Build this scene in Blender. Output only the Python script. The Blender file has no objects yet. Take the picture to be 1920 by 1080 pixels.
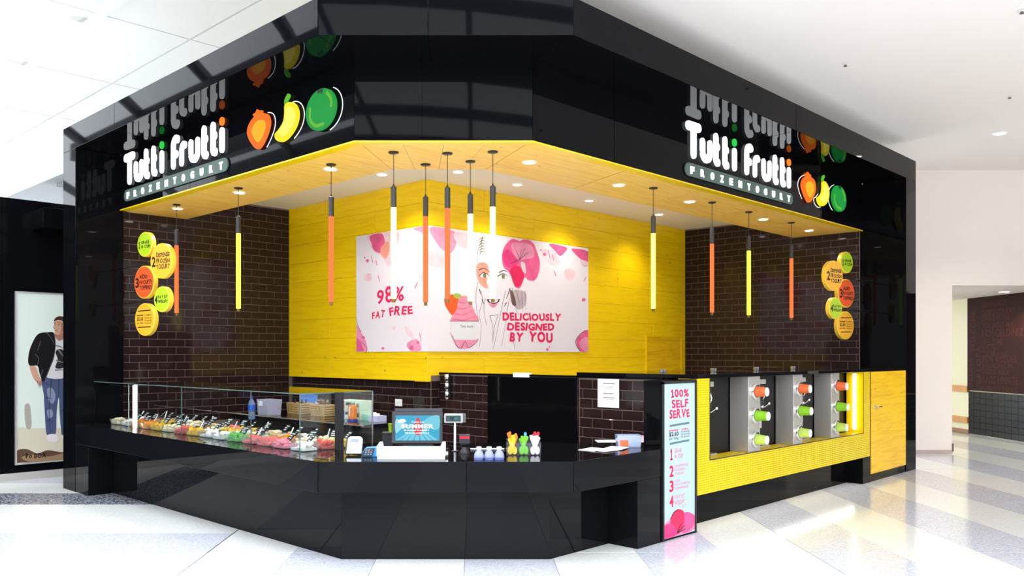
import bpy, math, random
from mathutils import Vector, Matrix

# ---------------------------------------------------------------- camera, sky, exposure
S = 1.8                       # eye height in metres; plan numbers below are in eye heights
R2 = math.sqrt(2.0)
sc = bpy.context.scene
COL = sc.collection
cam_d = bpy.data.cameras.new('camera')
cam_d.sensor_width = 36.0
cam_d.lens = 1579.0 / 1920.0 * 36.0
cam_d.shift_x = (960 - 889) / 1920.0
cam_d.shift_y = (663 - 540) / 1920.0
cam_d.clip_start = 0.05
cam_d.clip_end = 300
cam = bpy.data.objects.new('camera', cam_d)
cam.location = (0, 0, S)
cam.rotation_euler = (math.radians(90), 0, math.radians(-45))
COL.objects.link(cam)
sc.camera = cam

world = bpy.data.worlds.new('sky')
sc.world = world
world.use_nodes = True
bgn = world.node_tree.nodes['Background']
bgn.inputs[0].default_value = (0.86, 0.93, 1.0, 1)
bgn.inputs[1].default_value = 5.7

vs = sc.view_settings
vs.view_transform = 'Standard'
vs.look = 'None'
vs.exposure = 0.0
vs.gamma = 1.0
vs.use_curve_mapping = False
sc.cycles.sample_clamp_indirect = 6.0
sc.cycles.max_bounces = 10
sc.cycles.transparent_max_bounces = 24
sc.cycles.caustics_reflective = False
sc.cycles.caustics_refractive = False

rnd = random.Random(7)

# ---------------------------------------------------------------- materials
def lin(c):
    c = c / 255.0
    return c / 12.92 if c <= 0.04045 else ((c + 0.055) / 1.055) ** 2.4
def C(r, g, b):
    return (lin(r), lin(g), lin(b), 1.0)
_m = {}
def bsdf(name):
    m = bpy.data.materials.new(name)
    m.use_nodes = True
    return m, m.node_tree, m.node_tree.nodes['Principled BSDF']
def mat(name, col, rough=0.5, metal=0.0, spec=0.5, em=None, es=0.0, trans=0.0, alpha=1.0, var=0.0):
    """plain procedural material; var = slight mottling of the base colour"""
    if name in _m: return _m[name]
    m, nt, b = bsdf(name)
    b.inputs['Base Color'].default_value = col
    b.inputs['Roughness'].default_value = rough
    b.inputs['Metallic'].default_value = metal
    b.inputs['Specular IOR Level'].default_value = spec
    if em is not None:
        b.inputs['Emission Color'].default_value = em
        b.inputs['Emission Strength'].default_value = es
    b.inputs['Transmission Weight'].default_value = trans
    b.inputs['Alpha'].default_value = alpha
    if var:
        tc = nt.nodes.new('ShaderNodeTexCoord')
        n = nt.nodes.new('ShaderNodeTexNoise'); n.inputs['Scale'].default_value = 6.0; n.inputs['Detail'].default_value = 5
        nt.links.new(tc.outputs['Object'], n.inputs['Vector'])
        r = nt.nodes.new('ShaderNodeValToRGB')
        k0, k1 = 1 - var, 1 + var
        r.color_ramp.elements[0].color = tuple(min(1, c * k0) for c in col[:3]) + (1,)
        r.color_ramp.elements[1].color = tuple(min(1, c * k1) for c in col[:3]) + (1,)
        r.color_ramp.elements[0].position = .3; r.color_ramp.elements[1].position = .7
        nt.links.new(n.outputs['Fac'], r.inputs['Fac'])
        nt.links.new(r.outputs['Color'], b.inputs['Base Color'])
    _m[name] = m
    return m
def glow(name, col, s):
    if name in _m: return _m[name]
    m, nt, b = bsdf(name)
    b.inputs['Base Color'].default_value = (.02, .02, .02, 1)
    b.inputs['Roughness'].default_value = 0.5
    b.inputs['Specular IOR Level'].default_value = 0.0
    b.inputs['Emission Color'].default_value = col
    b.inputs['Emission Strength'].default_value = s
    _m[name] = m
    return m
def wood(name, c0, c1, knot, rough=0.35, sx=.9, sy=10.0):
    if name in _m: return _m[name]
    m, nt, b = bsdf(name)
    N, L = nt.nodes, nt.links
    tc = N.new('ShaderNodeTexCoord'); oi = N.new('ShaderNodeObjectInfo')
    mul = N.new('ShaderNodeMath'); mul.operation = 'MULTIPLY'; mul.inputs[1].default_value = 37.0
    L.new(oi.outputs['Random'], mul.inputs[0])
    add = N.new('ShaderNodeVectorMath'); add.operation = 'ADD'
    L.new(tc.outputs['Object'], add.inputs[0]); L.new(mul.outputs[0], add.inputs[1])
    mp = N.new('ShaderNodeMapping'); mp.inputs['Scale'].default_value = (sx, sy, sy)
    L.new(add.outputs[0], mp.inputs['Vector'])
    n = N.new('ShaderNodeTexNoise'); n.inputs['Scale'].default_value = 1.6; n.inputs['Detail'].default_value = 6
    n.inputs['Distortion'].default_value = 1.2
    L.new(mp.outputs[0], n.inputs['Vector'])
    r = N.new('ShaderNodeValToRGB')
    r.color_ramp.elements[0].color = c1; r.color_ramp.elements[0].position = .33
    r.color_ramp.elements[1].color = c0; r.color_ramp.elements[1].position = .55
    L.new(n.outputs['Fac'], r.inputs['Fac'])
    vo = N.new('ShaderNodeTexVoronoi'); vo.inputs['Scale'].default_value = 2.6
    mp2 = N.new('ShaderNodeMapping'); mp2.inputs['Scale'].default_value = (1.0, 1.7, 1.7)
    L.new(add.outputs[0], mp2.inputs['Vector']); L.new(mp2.outputs[0], vo.inputs['Vector'])
    r2 = N.new('ShaderNodeValToRGB')
    r2.color_ramp.elements[0].color = (1, 1, 1, 1); r2.color_ramp.elements[0].position = .03
    r2.color_ramp.elements[1].color = (0, 0, 0, 1); r2.color_ramp.elements[1].position = .07
    L.new(vo.outputs['Distance'], r2.inputs['Fac'])
    mx = N.new('ShaderNodeMix'); mx.data_type = 'RGBA'
    L.new(r2.outputs['Color'], mx.inputs['Factor'])
    L.new(r.outputs['Color'], mx.inputs['A']); mx.inputs['B'].default_value = knot
    L.new(mx.outputs['Result'], b.inputs['Base Color'])
    b.inputs['Roughness'].default_value = rough
    _m[name] = m
    return m
def speckle(name, c0, c1, rough, scale=60.0, amount=.5, spec=.5):
    if name in _m: return _m[name]
    m, nt, b = bsdf(name)
    N, L = nt.nodes, nt.links
    tc = N.new('ShaderNodeTexCoord')
    vo = N.new('ShaderNodeTexVoronoi'); vo.inputs['Scale'].default_value = scale
    L.new(tc.outputs['Object'], vo.inputs['Vector'])
    n = N.new('ShaderNodeTexNoise'); n.inputs['Scale'].default_value = scale * .8; n.inputs['Detail'].default_value = 3
    L.new(tc.outputs['Object'], n.inputs['Vector'])
    sep = N.new('ShaderNodeSeparateColor'); L.new(vo.outputs['Color'], sep.inputs[0])
    r = N.new('ShaderNodeValToRGB'); r.color_ramp.interpolation = 'LINEAR'
    r.color_ramp.elements[0].color = c1; r.color_ramp.elements[0].position = amount - .12
    r.color_ramp.elements[1].color = c0; r.color_ramp.elements[1].position = amount + .12
    L.new(sep.outputs[0], r.inputs['Fac'])
    L.new(r.outputs['Color'], b.inputs['Base Color'])
    b.inputs['Roughness'].default_value = rough
    b.inputs['Specular IOR Level'].default_value = spec
    _m[name] = m
    return m
def brushed(name, col, rough=.28):
    if name in _m: return _m[name]
    m, nt, b = bsdf(name)
    N, L = nt.nodes, nt.links
    tc = N.new('ShaderNodeTexCoord')
    mp = N.new('ShaderNodeMapping'); mp.inputs['Scale'].default_value = (2, 2, 60)
    L.new(tc.outputs['Object'], mp.inputs['Vector'])
    n = N.new('ShaderNodeTexNoise'); n.inputs['Scale'].default_value = 3.0; n.inputs['Detail'].default_value = 3
    L.new(mp.outputs[0], n.inputs['Vector'])
    mr = N.new('ShaderNodeMapRange'); mr.inputs['To Min'].default_value = rough - .05; mr.inputs['To Max'].default_value = rough + .06
    L.new(n.outputs['Fac'], mr.inputs['Value']); L.new(mr.outputs[0], b.inputs['Roughness'])
    b.inputs['Base Color'].default_value = col; b.inputs['Metallic'].default_value = .72
    _m[name] = m
    return m
def clear(name, tint=(1, 1, 1, 1), ior=1.45, rough=0.0, body=0.0):
    """thin clear sheet: Fresnel reflection over plain transparency, a little body colour if asked"""
    if name in _m: return _m[name]
    m = bpy.data.materials.new(name); m.use_nodes = True
    N, L = m.node_tree.nodes, m.node_tree.links
    N.remove(N['Principled BSDF'])
    t = N.new('ShaderNodeBsdfTransparent'); t.inputs[0].default_value = tint
    g = N.new('ShaderNodeBsdfGlossy'); g.inputs['Roughness'].default_value = rough
    f = N.new('ShaderNodeFresnel'); ge = N.new('ShaderNodeNewGeometry')
    mr = N.new('ShaderNodeMapRange'); mr.inputs['To Min'].default_value = ior; mr.inputs['To Max'].default_value = 1 / ior
    L.new(ge.outputs['Backfacing'], mr.inputs['Value']); L.new(mr.outputs[0], f.inputs[0])
    src = t.outputs[0]
    if body:
        d = N.new('ShaderNodeBsdfDiffuse'); d.inputs[0].default_value = tint
        mb = N.new('ShaderNodeMixShader'); mb.inputs[0].default_value = body
        L.new(t.outputs[0], mb.inputs[1]); L.new(d.outputs[0], mb.inputs[2]); src = mb.outputs[0]
    mx = N.new('ShaderNodeMixShader')
    L.new(f.outputs[0], mx.inputs[0]); L.new(src, mx.inputs[1]); L.new(g.outputs[0], mx.inputs[2])
    L.new(mx.outputs[0], N['Material Output'].inputs[0])
    _m[name] = m
    return m

BLACK = mat('black_acrylic', (.003, .003, .004, 1), .03, spec=.06)
GRANITE = speckle('black_granite', (.0045, .0045, .006, 1), (.0055, .0055, .007, 1), .02, 160, spec=.115)
BLACKM = mat('black_matt', (.012, .012, .013, 1), .45)
GRAPH = mat('graphite_plastic', C(40, 42, 48), .4)
PLY = wood('yellow_plywood', C(255, 214, 6), C(247, 198, 4), C(178, 118, 10))
PLY2 = wood('yellow_plywood_door', C(250, 200, 20), C(232, 176, 10), C(170, 105, 15))
SOFF = wood('honey_plywood', C(255, 208, 98), C(248, 188, 72), C(160, 100, 40), .45)
TILE = mat('brown_glazed_tile', C(40, 26, 26), .06, spec=.27)
GROUT = mat('grout', C(122, 105, 100), .8)
WHITE = mat('white_plaster', C(240, 240, 238), .8)
CREAM = mat('cream_plaster', C(248, 236, 226), .8)
CORR = mat('corridor_cream', C(232, 226, 190), .7)
TERRA_W = speckle('white_terrazzo', C(243, 242, 238), C(234, 233, 229), .12, 70)
TERRA_G = speckle('grey_terrazzo', C(221, 221, 229), C(201, 202, 213), .12, 70)
TERRA_D = speckle('dark_terrazzo', C(170, 172, 180), C(90, 92, 102), .14, 55)
STEEL = brushed('brushed_steel', C(214, 208, 202), .36)
CHROME = mat('chrome', C(220, 220, 222), .1, 1.0)
PAPER = mat('white_paper', C(245, 245, 245), .7)
WPLAST = mat('white_plastic', C(240, 242, 244), .35)
GLASS = clear('clear_glass', (.975, .99, .985, 1))
GEDGE = mat('glass_edge', C(92, 112, 106), .25, spec=.2)
ACRYL = clear('clear_acrylic', (.97, .98, 1, 1), 1.3, .02, .025)
MOSA = mat('yellow_mosaic', C(236, 208, 10), .22, var=.05)
MOSB = mat('mosaic_joint', C(190, 165, 30), .7)
YELLOW = mat('yellow_laminate', C(246, 206, 12), .3)

# ---------------------------------------------------------------- geometry helpers
def ray(x, y):
    p = (x - 889) / 1579.0; q = (663 - y) / 1579.0
    return Vector(((1 + p) / R2, (1 - p) / R2, q))
def XY(X, Y):                       # across / away  ->  plan u, v
    return ((X + Y) / R2, (Y - X) / R2)
class Frame:
    def __init__(s, o, ex, n, ey=(0, 0, 1)):
        s.o = Vector(o); s.ex = Vector(ex); s.ey = Vector(ey); s.n = Vector(n)
    def pt(s, a, b, c=0.0):
        return s.o + s.ex * a + s.ey * b + s.n * c
    def px(s, x, y):                # where a line of sight meets the plane, in plane coordinates
        d = ray(x, y); e = Vector((0, 0, 1))
        t = (s.o - e).dot(s.n) / d.dot(s.n)
        h = e + d * t - s.o
        return h.dot(s.ex), h.dot(s.ey)
    def moved(s, a=0, b=0, c=0):
        return Frame(s.pt(a, b, c), s.ex, s.n, s.ey)
def LF(u, v=0, z=0): return Frame((u, v, z), (0, -1, 0), (-1, 0, 0))      # faces the left concourse
def RF(v, u=0, z=0): return Frame((u, v, z), (1, 0, 0), (0, -1, 0))       # faces the right concourse
def DF(Y, X=0, z=0): return Frame(XY(X, Y) + (z,), (1 / R2, -1 / R2, 0), (-1 / R2, -1 / R2, 0))
def XF(X, Y=0, z=0): return Frame(XY(X, Y) + (z,), (-1 / R2, -1 / R2, 0), (-1 / R2, 1 / R2, 0))
def UF(u=0, v=0, z=0): return Frame((u, v, z), (1, 0, 0), (0, 0, 1), (0, 1, 0))   # lying face up

class MB:
    def __init__(s): s.v = []; s.f = []
    def add(s, vs, fs):
        k = len(s.v); s.v += [Vector(q) for q in vs]; s.f += [tuple(i + k for i in f) for f in fs]; return s
    def box(s, a0, a1, b0, b1, c0, c1):
        return s.fbox(Frame((0, 0, 0), (1, 0, 0), (0, 0, 1), (0, 1, 0)), a0, a1, b0, b1, c0, c1)
    def fbox(s, F, a0, a1, b0, b1, c0, c1):
        v = [F.pt(a, b, c) for c in (c0, c1) for a, b in ((a0, b0), (a1, b0), (a1, b1), (a0, b1))]
        return s.add(v, [(3, 2, 1, 0), (4, 5, 6, 7), (0, 1, 5, 4), (1, 2, 6, 5), (2, 3, 7, 6), (3, 0, 4, 7)])
    def ext(s, F, poly, c0, c1):
        n = len(poly)
        if c0 == c1:
            return s.add([F.pt(a, b, c0) for a, b in poly], [tuple(range(n))])
        v = [F.pt(a, b, c0) for a, b in poly] + [F.pt(a, b, c1) for a, b in poly]
        return s.add(v, [tuple(range(n))[::-1], tuple(range(n, 2 * n))] + [(i, (i + 1) % n, n + (i + 1) % n, n + i) for i in range(n)])
    def prism(s, poly, z0, z1):
        return s.ext(UF(), poly, z0, z1)
    def cyl(s, p0, p1, r0, r1=None, n=16, caps=True):
        p0 = Vector(p0); p1 = Vector(p1); r1 = r0 if r1 is None else r1
        d = (p1 - p0).normalized(); a = d.orthogonal().normalized(); b = d.cross(a)
        v = []
        for p, r in ((p0, r0), (p1, r1)):
            for i in range(n):
                t = 2 * math.pi * i / n
                v.append(p + (a * math.cos(t) + b * math.sin(t)) * r)
        f = [(i, (i + 1) % n, n + (i + 1) % n, n + i) for i in range(n)]
        if caps: f += [tuple(range(n))[::-1], tuple(range(n, 2 * n))]
        return s.add(v, f)
    def lathe(s, c, axis, prof, n=20):
        c = Vector(c); d = Vector(axis).normalized(); a = d.orthogonal().normalized(); b = d.cross(a)
        v = []; k = len(prof)
        for r, h in prof:
            for i in range(n):
                t = 2 * math.pi * i / n
                v.append(c + d * h + (a * math.cos(t) + b * math.sin(t)) * r)
        f = [(j * n + i, j * n + (i + 1) % n, (j + 1) * n + (i + 1) % n, (j + 1) * n + i) for j in range(k - 1) for i in range(n)]
        f += [tuple(range(n))[::-1], tuple(range((k - 1) * n, k * n))]
        return s.add(v, f)
    def tube(s, pts, r, n=8):
        pts = [Vector(p) for p in pts]
        for i in range(len(pts) - 1):
            s.cyl(pts[i], pts[i + 1], r, r, n)
        return s
    def ball(s, c, r, n=8, m=5, sc=(1, 1, 1)):
        c = Vector(c); v = [c + Vector((0, 0, r * sc[2]))]; f = []
        for j in range(1, m):
            t = math.pi * j / m
            for i in range(n):
                q = 2 * math.pi * i / n
                v.append(c + Vector((r * sc[0] * math.sin(t) * math.cos(q), r * sc[1] * math.sin(t) * math.sin(q), r * sc[2] * math.cos(t))))
        v.append(c - Vector((0, 0, r * sc[2])))
        for i in range(n):
            f.append((0, 1 + i, 1 + (i + 1) % n))
            f.append((len(v) - 1, 1 + (m - 2) * n + (i + 1) % n, 1 + (m - 2) * n + i))
        for j in range(m - 2):
            for i in range(n):
                a = 1 + j * n + i; b2 = 1 + j * n + (i + 1) % n
                f.append((a, a + n, b2 + n, b2))
        return s.add(v, f)
    def ribbon(s, F, pts, w, c0, c1=None, w1=None):
        """brush stroke with round ends along pts (plane coordinates), optionally tapering to w1"""
        w1 = w if w1 is None else w1
        P = [Vector(p) for p in pts]; n = len(P)
        Lf, Rt = [], []
        for i in range(n):
            d = (P[min(i + 1, n - 1)] - P[max(i - 1, 0)]).normalized()
            nn = Vector((-d.y, d.x)); ww = (w + (w1 - w) * i / (n - 1)) / 2
            Lf.append(P[i] + nn * ww); Rt.append(P[i] - nn * ww)
        def cap(c, frm, k=7):
            o = frm - c; out = []
            for j in range(1, k):
                t = -math.pi * j / k
                out.append(c + Vector((o.x * math.cos(t) - o.y * math.sin(t), o.x * math.sin(t) + o.y * math.cos(t))))
            return out
        c1 = c0 if c1 is None else c1
        ring = Lf + cap(P[-1], Lf[-1]) + Rt[::-1] + cap(P[0], Rt[0])
        m = len(ring)
        v = [F.pt(q.x, q.y, c1) for q in ring]
        e0 = n; k = len(cap(P[-1], Lf[-1]))
        rt = lambda i: n + k + (n - 1 - i)
        f = [(i, rt(i), rt(i + 1), i + 1) for i in range(n - 1)]
        f += [tuple([n - 1] + [rt(n - 1)] + list(range(n + k - 1, n - 1, -1)))]
        f += [tuple([rt(0), 0] + list(range(m - 1, m - 1 - k, -1)))]
        s.add(v, f)
        if c1 != c0:
            v2 = [F.pt(q.x, q.y, c0) for q in ring] + v
            s.add(v2, [(i, (i + 1) % m, m + (i + 1) % m, m + i) for i in range(m)] + [tuple(range(m))[::-1]])
        return s
    def build(s, name, m, parent=None, smooth=False, bevel=0.0, kind=None):
        o0 = Vector(parent['_o']) if parent is not None and '_o' in parent.keys() else Vector((0, 0, 0))
        me = bpy.data.meshes.new(name)
        me.from_pydata([((q - o0) * S)[:] for q in s.v], [], s.f)
        me.update()
        o = bpy.data.objects.new(name, me); COL.objects.link(o)
        if m is not None: me.materials.append(m)
        if smooth:
            me.polygons.foreach_set('use_smooth', [True] * len(me.polygons))
            try: me.set_sharp_from_angle(angle=math.radians(40))
            except Exception: pass
        if bevel:
            b = o.modifiers.new('edge', 'BEVEL'); b.width = bevel * S; b.segments = 2; b.limit_method = 'ANGLE'
        if parent is not None: o.parent = parent
        if '_o' not in o.keys(): o['_o'] = o0[:]
        if kind: o['kind'] = kind
        return o

def thing(name, label, cat, loc=(0, 0, 0), group=None, kind=None):
    o = bpy.data.objects.new(name, None); COL.objects.link(o)
    o.empty_display_size = .1
    o.location = Vector(loc) * S
    o['_o'] = tuple(loc)
    return tag(o, label, cat, group, kind)
def tag(o, label, cat=None, group=None, kind=None):
    o['label'] = label
    if cat: o['category'] = cat
    if group: o['group'] = group
    if kind: o['kind'] = kind
    return o
def struct(mb, name, m, label=None, cat=None, **k):
    o = mb.build(name, m, **k); o['kind'] = 'structure'
    if label: tag(o, label, cat)
    return o
def sroot(name, label, cat, loc=(0, 0, 0)):
    return thing(name, label, cat, loc, kind='structure')
def put(mesh, name, parent, F, a, b, c=0.0, sx=1.0, sy=1.0, tilt=(0, 0)):
    """instance of a shared piece, its local x/y/z along the plane's axes"""
    o = bpy.data.objects.new(name, mesh); COL.objects.link(o)
    Rm = Matrix((F.ex, F.ey, F.n)).transposed().to_4x4()
    o0 = Vector(parent['_o']) if '_o' in parent.keys() else Vector((0, 0, 0))
    M = Matrix.Translation((F.pt(a, b, c) - o0) * S) @ Rm @ Matrix.Rotation(tilt[0], 4, 'X') @ Matrix.Rotation(tilt[1], 4, 'Y') @ Matrix.Diagonal((sx, sy, 1, 1))
    o.parent = parent
    o.matrix_basis = M
    return o
def piece(w, h, d, m, ch=.0012, name='piece'):
    """a flat piece w x h, d proud, with a chamfered face; centred on its back"""
    a, b = w / 2, h / 2; e = ch
    v = [(-a, -b, 0), (a, -b, 0), (a, b, 0), (-a, b, 0), (-a, -b, d - e), (a, -b, d - e), (a, b, d - e), (-a, b, d - e),
         (-a + e, -b + e, d), (a - e, -b + e, d), (a - e, b - e, d), (-a + e, b - e, d)]
    f = [(3, 2, 1, 0), (8, 9, 10, 11)] + [(i, (i + 1) % 4, 4 + (i + 1) % 4, 4 + i) for i in range(4)] + [(4 + i, 4 + (i + 1) % 4, 8 + (i + 1) % 4, 8 + i) for i in range(4)]
    me = bpy.data.meshes.new(name); me.from_pydata([tuple(q * S for q in p) for p in v], [], f); me.materials.append(m); me.update()
    return me

# lettering: outlines of the built-in typeface as flat faces
_g = {}
def glyph(ch, bold):
    k = (ch, bold)
    if k in _g: return _g[k]
    cu = bpy.data.curves.new('g', 'FONT'); cu.body = ch; cu.size = 1.0; cu.offset = bold; cu.resolution_u = 3; cu.fill_mode = 'FRONT'
    o = bpy.data.objects.new('g', cu); COL.objects.link(o)
    dg = bpy.context.evaluated_depsgraph_get()
    me = bpy.data.meshes.new_from_object(o.evaluated_get(dg))
    v = [(p.co.x, p.co.y) for p in me.vertices]; f = [tuple(p.vertices) for p in me.polygons]
    COL.objects.unlink(o); bpy.data.objects.remove(o); bpy.data.curves.remove(cu); bpy.data.meshes.remove(me)
    if ch == '1' and v:                      # give the figure its flag and foot
        x0 = min(p[0] for p in v); x1 = max(p[0] for p in v); t = max(p[1] for p in v); w = x1 - x0; b = min(p[1] for p in v); n = len(v)
        v += [(x0 + w * .3, t), (x0 - w * .9, t - w * 1.2), (x0 - w * .7, t - w * 1.7), (x0 + w * .3, t - w * 1.0), (x0 - w * .7, b), (x1 + w * .7, b), (x1 + w * .7, b + w * .7), (x0 - w * .7, b + w * .7)]
        f += [(n, n + 1, n + 2, n + 3), (n + 4, n + 5, n + 6, n + 7)]
    _g[k] = (v, f)
    return _g[k]
for _ch in '0123456789%$ABCDEFGHIKLMNOPRSTUVWYZabcdefghiklmnoprtuxy':
    for _b in (.005, .01, .02, .03) if _ch in '0123456789%$abcdefghilmnoprtux' else (.015, .02, .028, .03, .04, .05): glyph(_ch, _b)
def text(mb, F, s, a0, a1, b0, b1, c, bold=.02, gap=.09, jit=0.0, slant=0.0, depth=None, seed=1):
    """fit the line s between a0..a1 and b0..b1 (b1 = cap height); slant lifts the right end"""
    r = random.Random(seed * 91 + len(s)); x = 0; items = []
    for ch in s:
        if ch == ' ': x += .34; continue
        v, f = glyph(ch, bold)
        if not v: continue
        x0 = min(p[0] for p in v); x1 = max(p[0] for p in v)
        items.append((v, f, x - x0, (x0 + x1) / 2, r.uniform(-1, 1), r.uniform(-1, 1))); x += x1 - x0 + gap
    if not items: return
    W = x - gap; H = .76; kx = (a1 - a0) / W; ky = (b1 - b0) / H
    for v, f, dx, cx, j1, j2 in items:
        t = j1 * jit * .22; sy = 1 + j2 * jit * .12
        vv = []
        for px, py in v:
            qx, qy = px - cx, (py - H / 2) * sy
            qx, qy = qx * math.cos(t) - qy * math.sin(t), qx * math.sin(t) + qy * math.cos(t)
            X = qx + cx + dx; Y = qy + H / 2 + j2 * jit * .05
            vv.append((a0 + X * kx, b0 + Y * ky + slant * X / W))
        if depth:
            n = len(vv)
            mb.add([F.pt(a, b, c + depth) for a, b in vv], f)
            from collections import Counter
            ec = Counter(); od = {}
            for q in f:
                for i in range(len(q)):
                    e = (q[i], q[(i + 1) % len(q)]); ec[tuple(sorted(e))] += 1; od[tuple(sorted(e))] = e
            mb.add([F.pt(a, b, c) for a, b in vv] + [F.pt(a, b, c + depth) for a, b in vv],
                   [(od[e][1], od[e][0], od[e][0] + n, od[e][1] + n) for e in ec if ec[e] == 1])
        else:
            mb.add([F.pt(a, b, c) for a, b in vv], f)
def text_px(mb, F, s, x0, yb0, x1, yb1, hpx, c, **k):
    """line of lettering whose baseline runs between two sight lines; hpx = cap height at its left end"""
    a0, b0 = F.px(x0, yb0); a1, b1 = F.px(x1, yb1); _, t = F.px(x0, yb0 - hpx)
    text(mb, F, s, a0, a1, b0, t, c, slant=b1 - b0, **k)
def scribble(mb, F, a0, a1, b, h, c, n=6, seed=0):
    r = random.Random(seed); w = (a1 - a0) / n          # print too small to read
    for i in range(n):
        k = r.uniform(.5, .9); mb.ext(F, [(a0 + i * w, b), (a0 + i * w + w * k, b), (a0 + i * w + w * k, b + h * r.uniform(.6, 1)), (a0 + i * w, b + h * r.uniform(.6, 1))], c, c)
def blob(F, pts, px=True, n=4):
    """smooth closed outline through pts"""
    P = [Vector(F.px(*p)) if px else Vector(p) for p in pts]; m = len(P); out = []
    for i in range(m):
        p0, p1, p2, p3 = P[i - 1], P[i], P[(i + 1) % m], P[(i + 2) % m]
        for j in range(n):
            t = j / n
            q = .5 * ((2 * p1) + (p2 - p0) * t + (2 * p0 - 5 * p1 + 4 * p2 - p3) * t * t + (3 * p1 - p0 - 3 * p2 + p3) * t ** 3)
            out.append((q.x, q.y))
    return out
def smooth_line(P, n=4):
    P = [Vector(p) for p in P]; m = len(P); out = []
    for i in range(m - 1):
        p0, p1, p2, p3 = P[max(i - 1, 0)], P[i], P[i + 1], P[min(i + 2, m - 1)]
        for j in range(n):
            t = j / n
            q = .5 * ((2 * p1) + (p2 - p0) * t + (2 * p0 - 5 * p1 + 4 * p2 - p3) * t * t + (3 * p1 - p0 - 3 * p2 + p3) * t ** 3)
            out.append(q)
    out.append(P[-1])
    return out
def line_px(mb, F, pts, w, c, w1=None, n=4):
    mb.ribbon(F, smooth_line([F.px(*p) for p in pts], n), w, c, None, w1)
# ---------------------------------------------------------------- plan numbers (in eye heights)
U0, V0, YC = 2.264, 2.451, 3.931            # portal and counter outer planes, chamfer
UF_, VF_, YF = 2.59, 2.81, 4.27             # fascia planes
ZT, ZB, ZS, ZC = 2.665, 2.486, 2.072, 2.265 # portal top / underside, soffit, inner ceiling
VT, UT = 6.38, 7.61                         # side tile walls
UY, VY = 4.08, 4.56                         # yellow corner walls
SU, SV, SY = 3.13, 3.424, 4.906             # inner edge of soffit
ZW, ZWB = .495, .35                         # counter top, underside of slab
UP = 4.205                                  # waist-high partition
def path(u, v, Y, vend, uend):
    return [(u, vend), (u, Y * R2 - u), (Y * R2 - v, v), (uend, v)]

# ---------------------------------------------------------------- floor
fl = struct(MB().box(-16, 16, -16, 16, -.08, -.004), 'floor', mat('outer_terrazzo', C(196, 195, 192), .3),
            'white and grey striped terrazzo mall floor', 'floor')
MB().prism([XY(-7.3, -1.8), XY(7.7, -1.8), XY(7.7, 10.2), XY(-7.3, 10.2)], -.0045, -.0035).build('joint_bed', mat('floor_joint', C(80, 79, 78), .7), fl)
PW = 3.02; X1 = 1.68; Yj = 4.235; ST = PW / 7; G = .0022
def strip(X0, X1_, Y0, Y1, m):
    d = G / 2
    P = [XY(X0 + d, Y0 + d), XY(X1_ - d, Y0 + d), XY(X1_ - d, Y1 - d), XY(X0 + d, Y1 - d)]
    mb = MB(); mb.prism(P, -.004, 0); mb.build('tile', m, fl)
for k in range(-21, 15):                     # stripes that run away from the camera
    xa = X1 + k * ST
    for j, (ya, yb) in enumerate(((-1.8, 1.215), (1.215, Yj), (Yj, Yj + PW), (Yj + PW, Yj + 2 * PW))):
        if yb < 2 and abs(k) > 12: continue
        if xa < X1 - PW - .01 and ya >= Yj - .01: continue
        grey = (k % 2 == 0)
        gap = .003 if (k % 7 == 0) else 0
        strip(xa + gap, xa + ST, ya + .0035, yb - .0035, TERRA_G if grey else TERRA_W)
xl = X1 - PW
for i in range(2):                           # stripes that run across, left of the counter
    xb = xl - i * PW; xa = xb - PW
    for ya, yb, m in ((Yj, 4.69, TERRA_G), (4.69, 5.13, TERRA_W), (5.13, 5.58, TERRA_W), (5.58, 6.03, TERRA_D), (6.03, 6.5, TERRA_W), (6.5, 7.0, TERRA_G), (7.0, 7.6, TERRA_W), (7.6, 8.2, TERRA_G)):
        strip(xa + .003, xb - .003, ya + (.003 if ya == Yj else 0), yb, m)

# ---------------------------------------------------------------- ceilings and mall shell
cl = struct(MB().prism([(3.3, -4.6), (16, -4.6), (16, 3.0), (3.3, 3.0)], 2.84, 2.92), 'ceiling', mat('mall_ceiling', C(246, 238, 232), .8),
            'smooth off-white mall ceiling over the right concourse', 'ceiling')
ch = sroot('ceiling', 'bright white panelled ceiling above the left shopfront', 'ceiling')
CW = mat('bright_ceiling', C(246, 246, 244), .8)
MB().box(2.02, 12, 2.6, 20, 3.62, 3.72).build('backing', CW, ch)
for i in range(6):
    for j in range(8):
        a0 = 2.03 + i * 1.25; b0 = 5.0 + j * 1.6
        MB().box(a0, a0 + 1.23, b0, b0 + 1.58, 3.6, 3.62).build('panel', CW, ch)
for i in range(3):
    MB().box(2.5 + i * 1.25, 2.56 + i * 1.25, 5.0, 15, 3.57, 3.6).build('rib', CW, ch)
struct(MB().box(3.3, 3.36, 2.6, 3.0, 2.92, 3.62).box(3.3, 16, 2.96, 3.0, 2.92, 3.62), 'trim_1', CW, 'white drop between the high and the low ceiling', 'trim')
bk = sroot('trim_2', 'white bulkhead beam behind the left end of the shopfront', 'trim')
MB().box(2.35, 3.3, 6.62, 16, 2.39, 2.72).build('beam', mat('bulkhead_white', C(226, 230, 232), .8), bk)
MB().box(2.33, 2.35, 6.62, 16, 2.68, 2.73).build('ledge', CW, bk)
for i in range(9):
    MB().box(2.45, 3.2, 6.9 + i * .045, 6.925 + i * .045, 2.365, 2.39).build('louvre', mat('louvre_grey', C(170, 168, 160), .5), bk)
wm = mat('far_wall', C(150, 148, 146), .8, var=.08)  # unseen far walls, added to darken what the black panels reflect
dk = mat('far_shop', C(28, 28, 32), .3)
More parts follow.
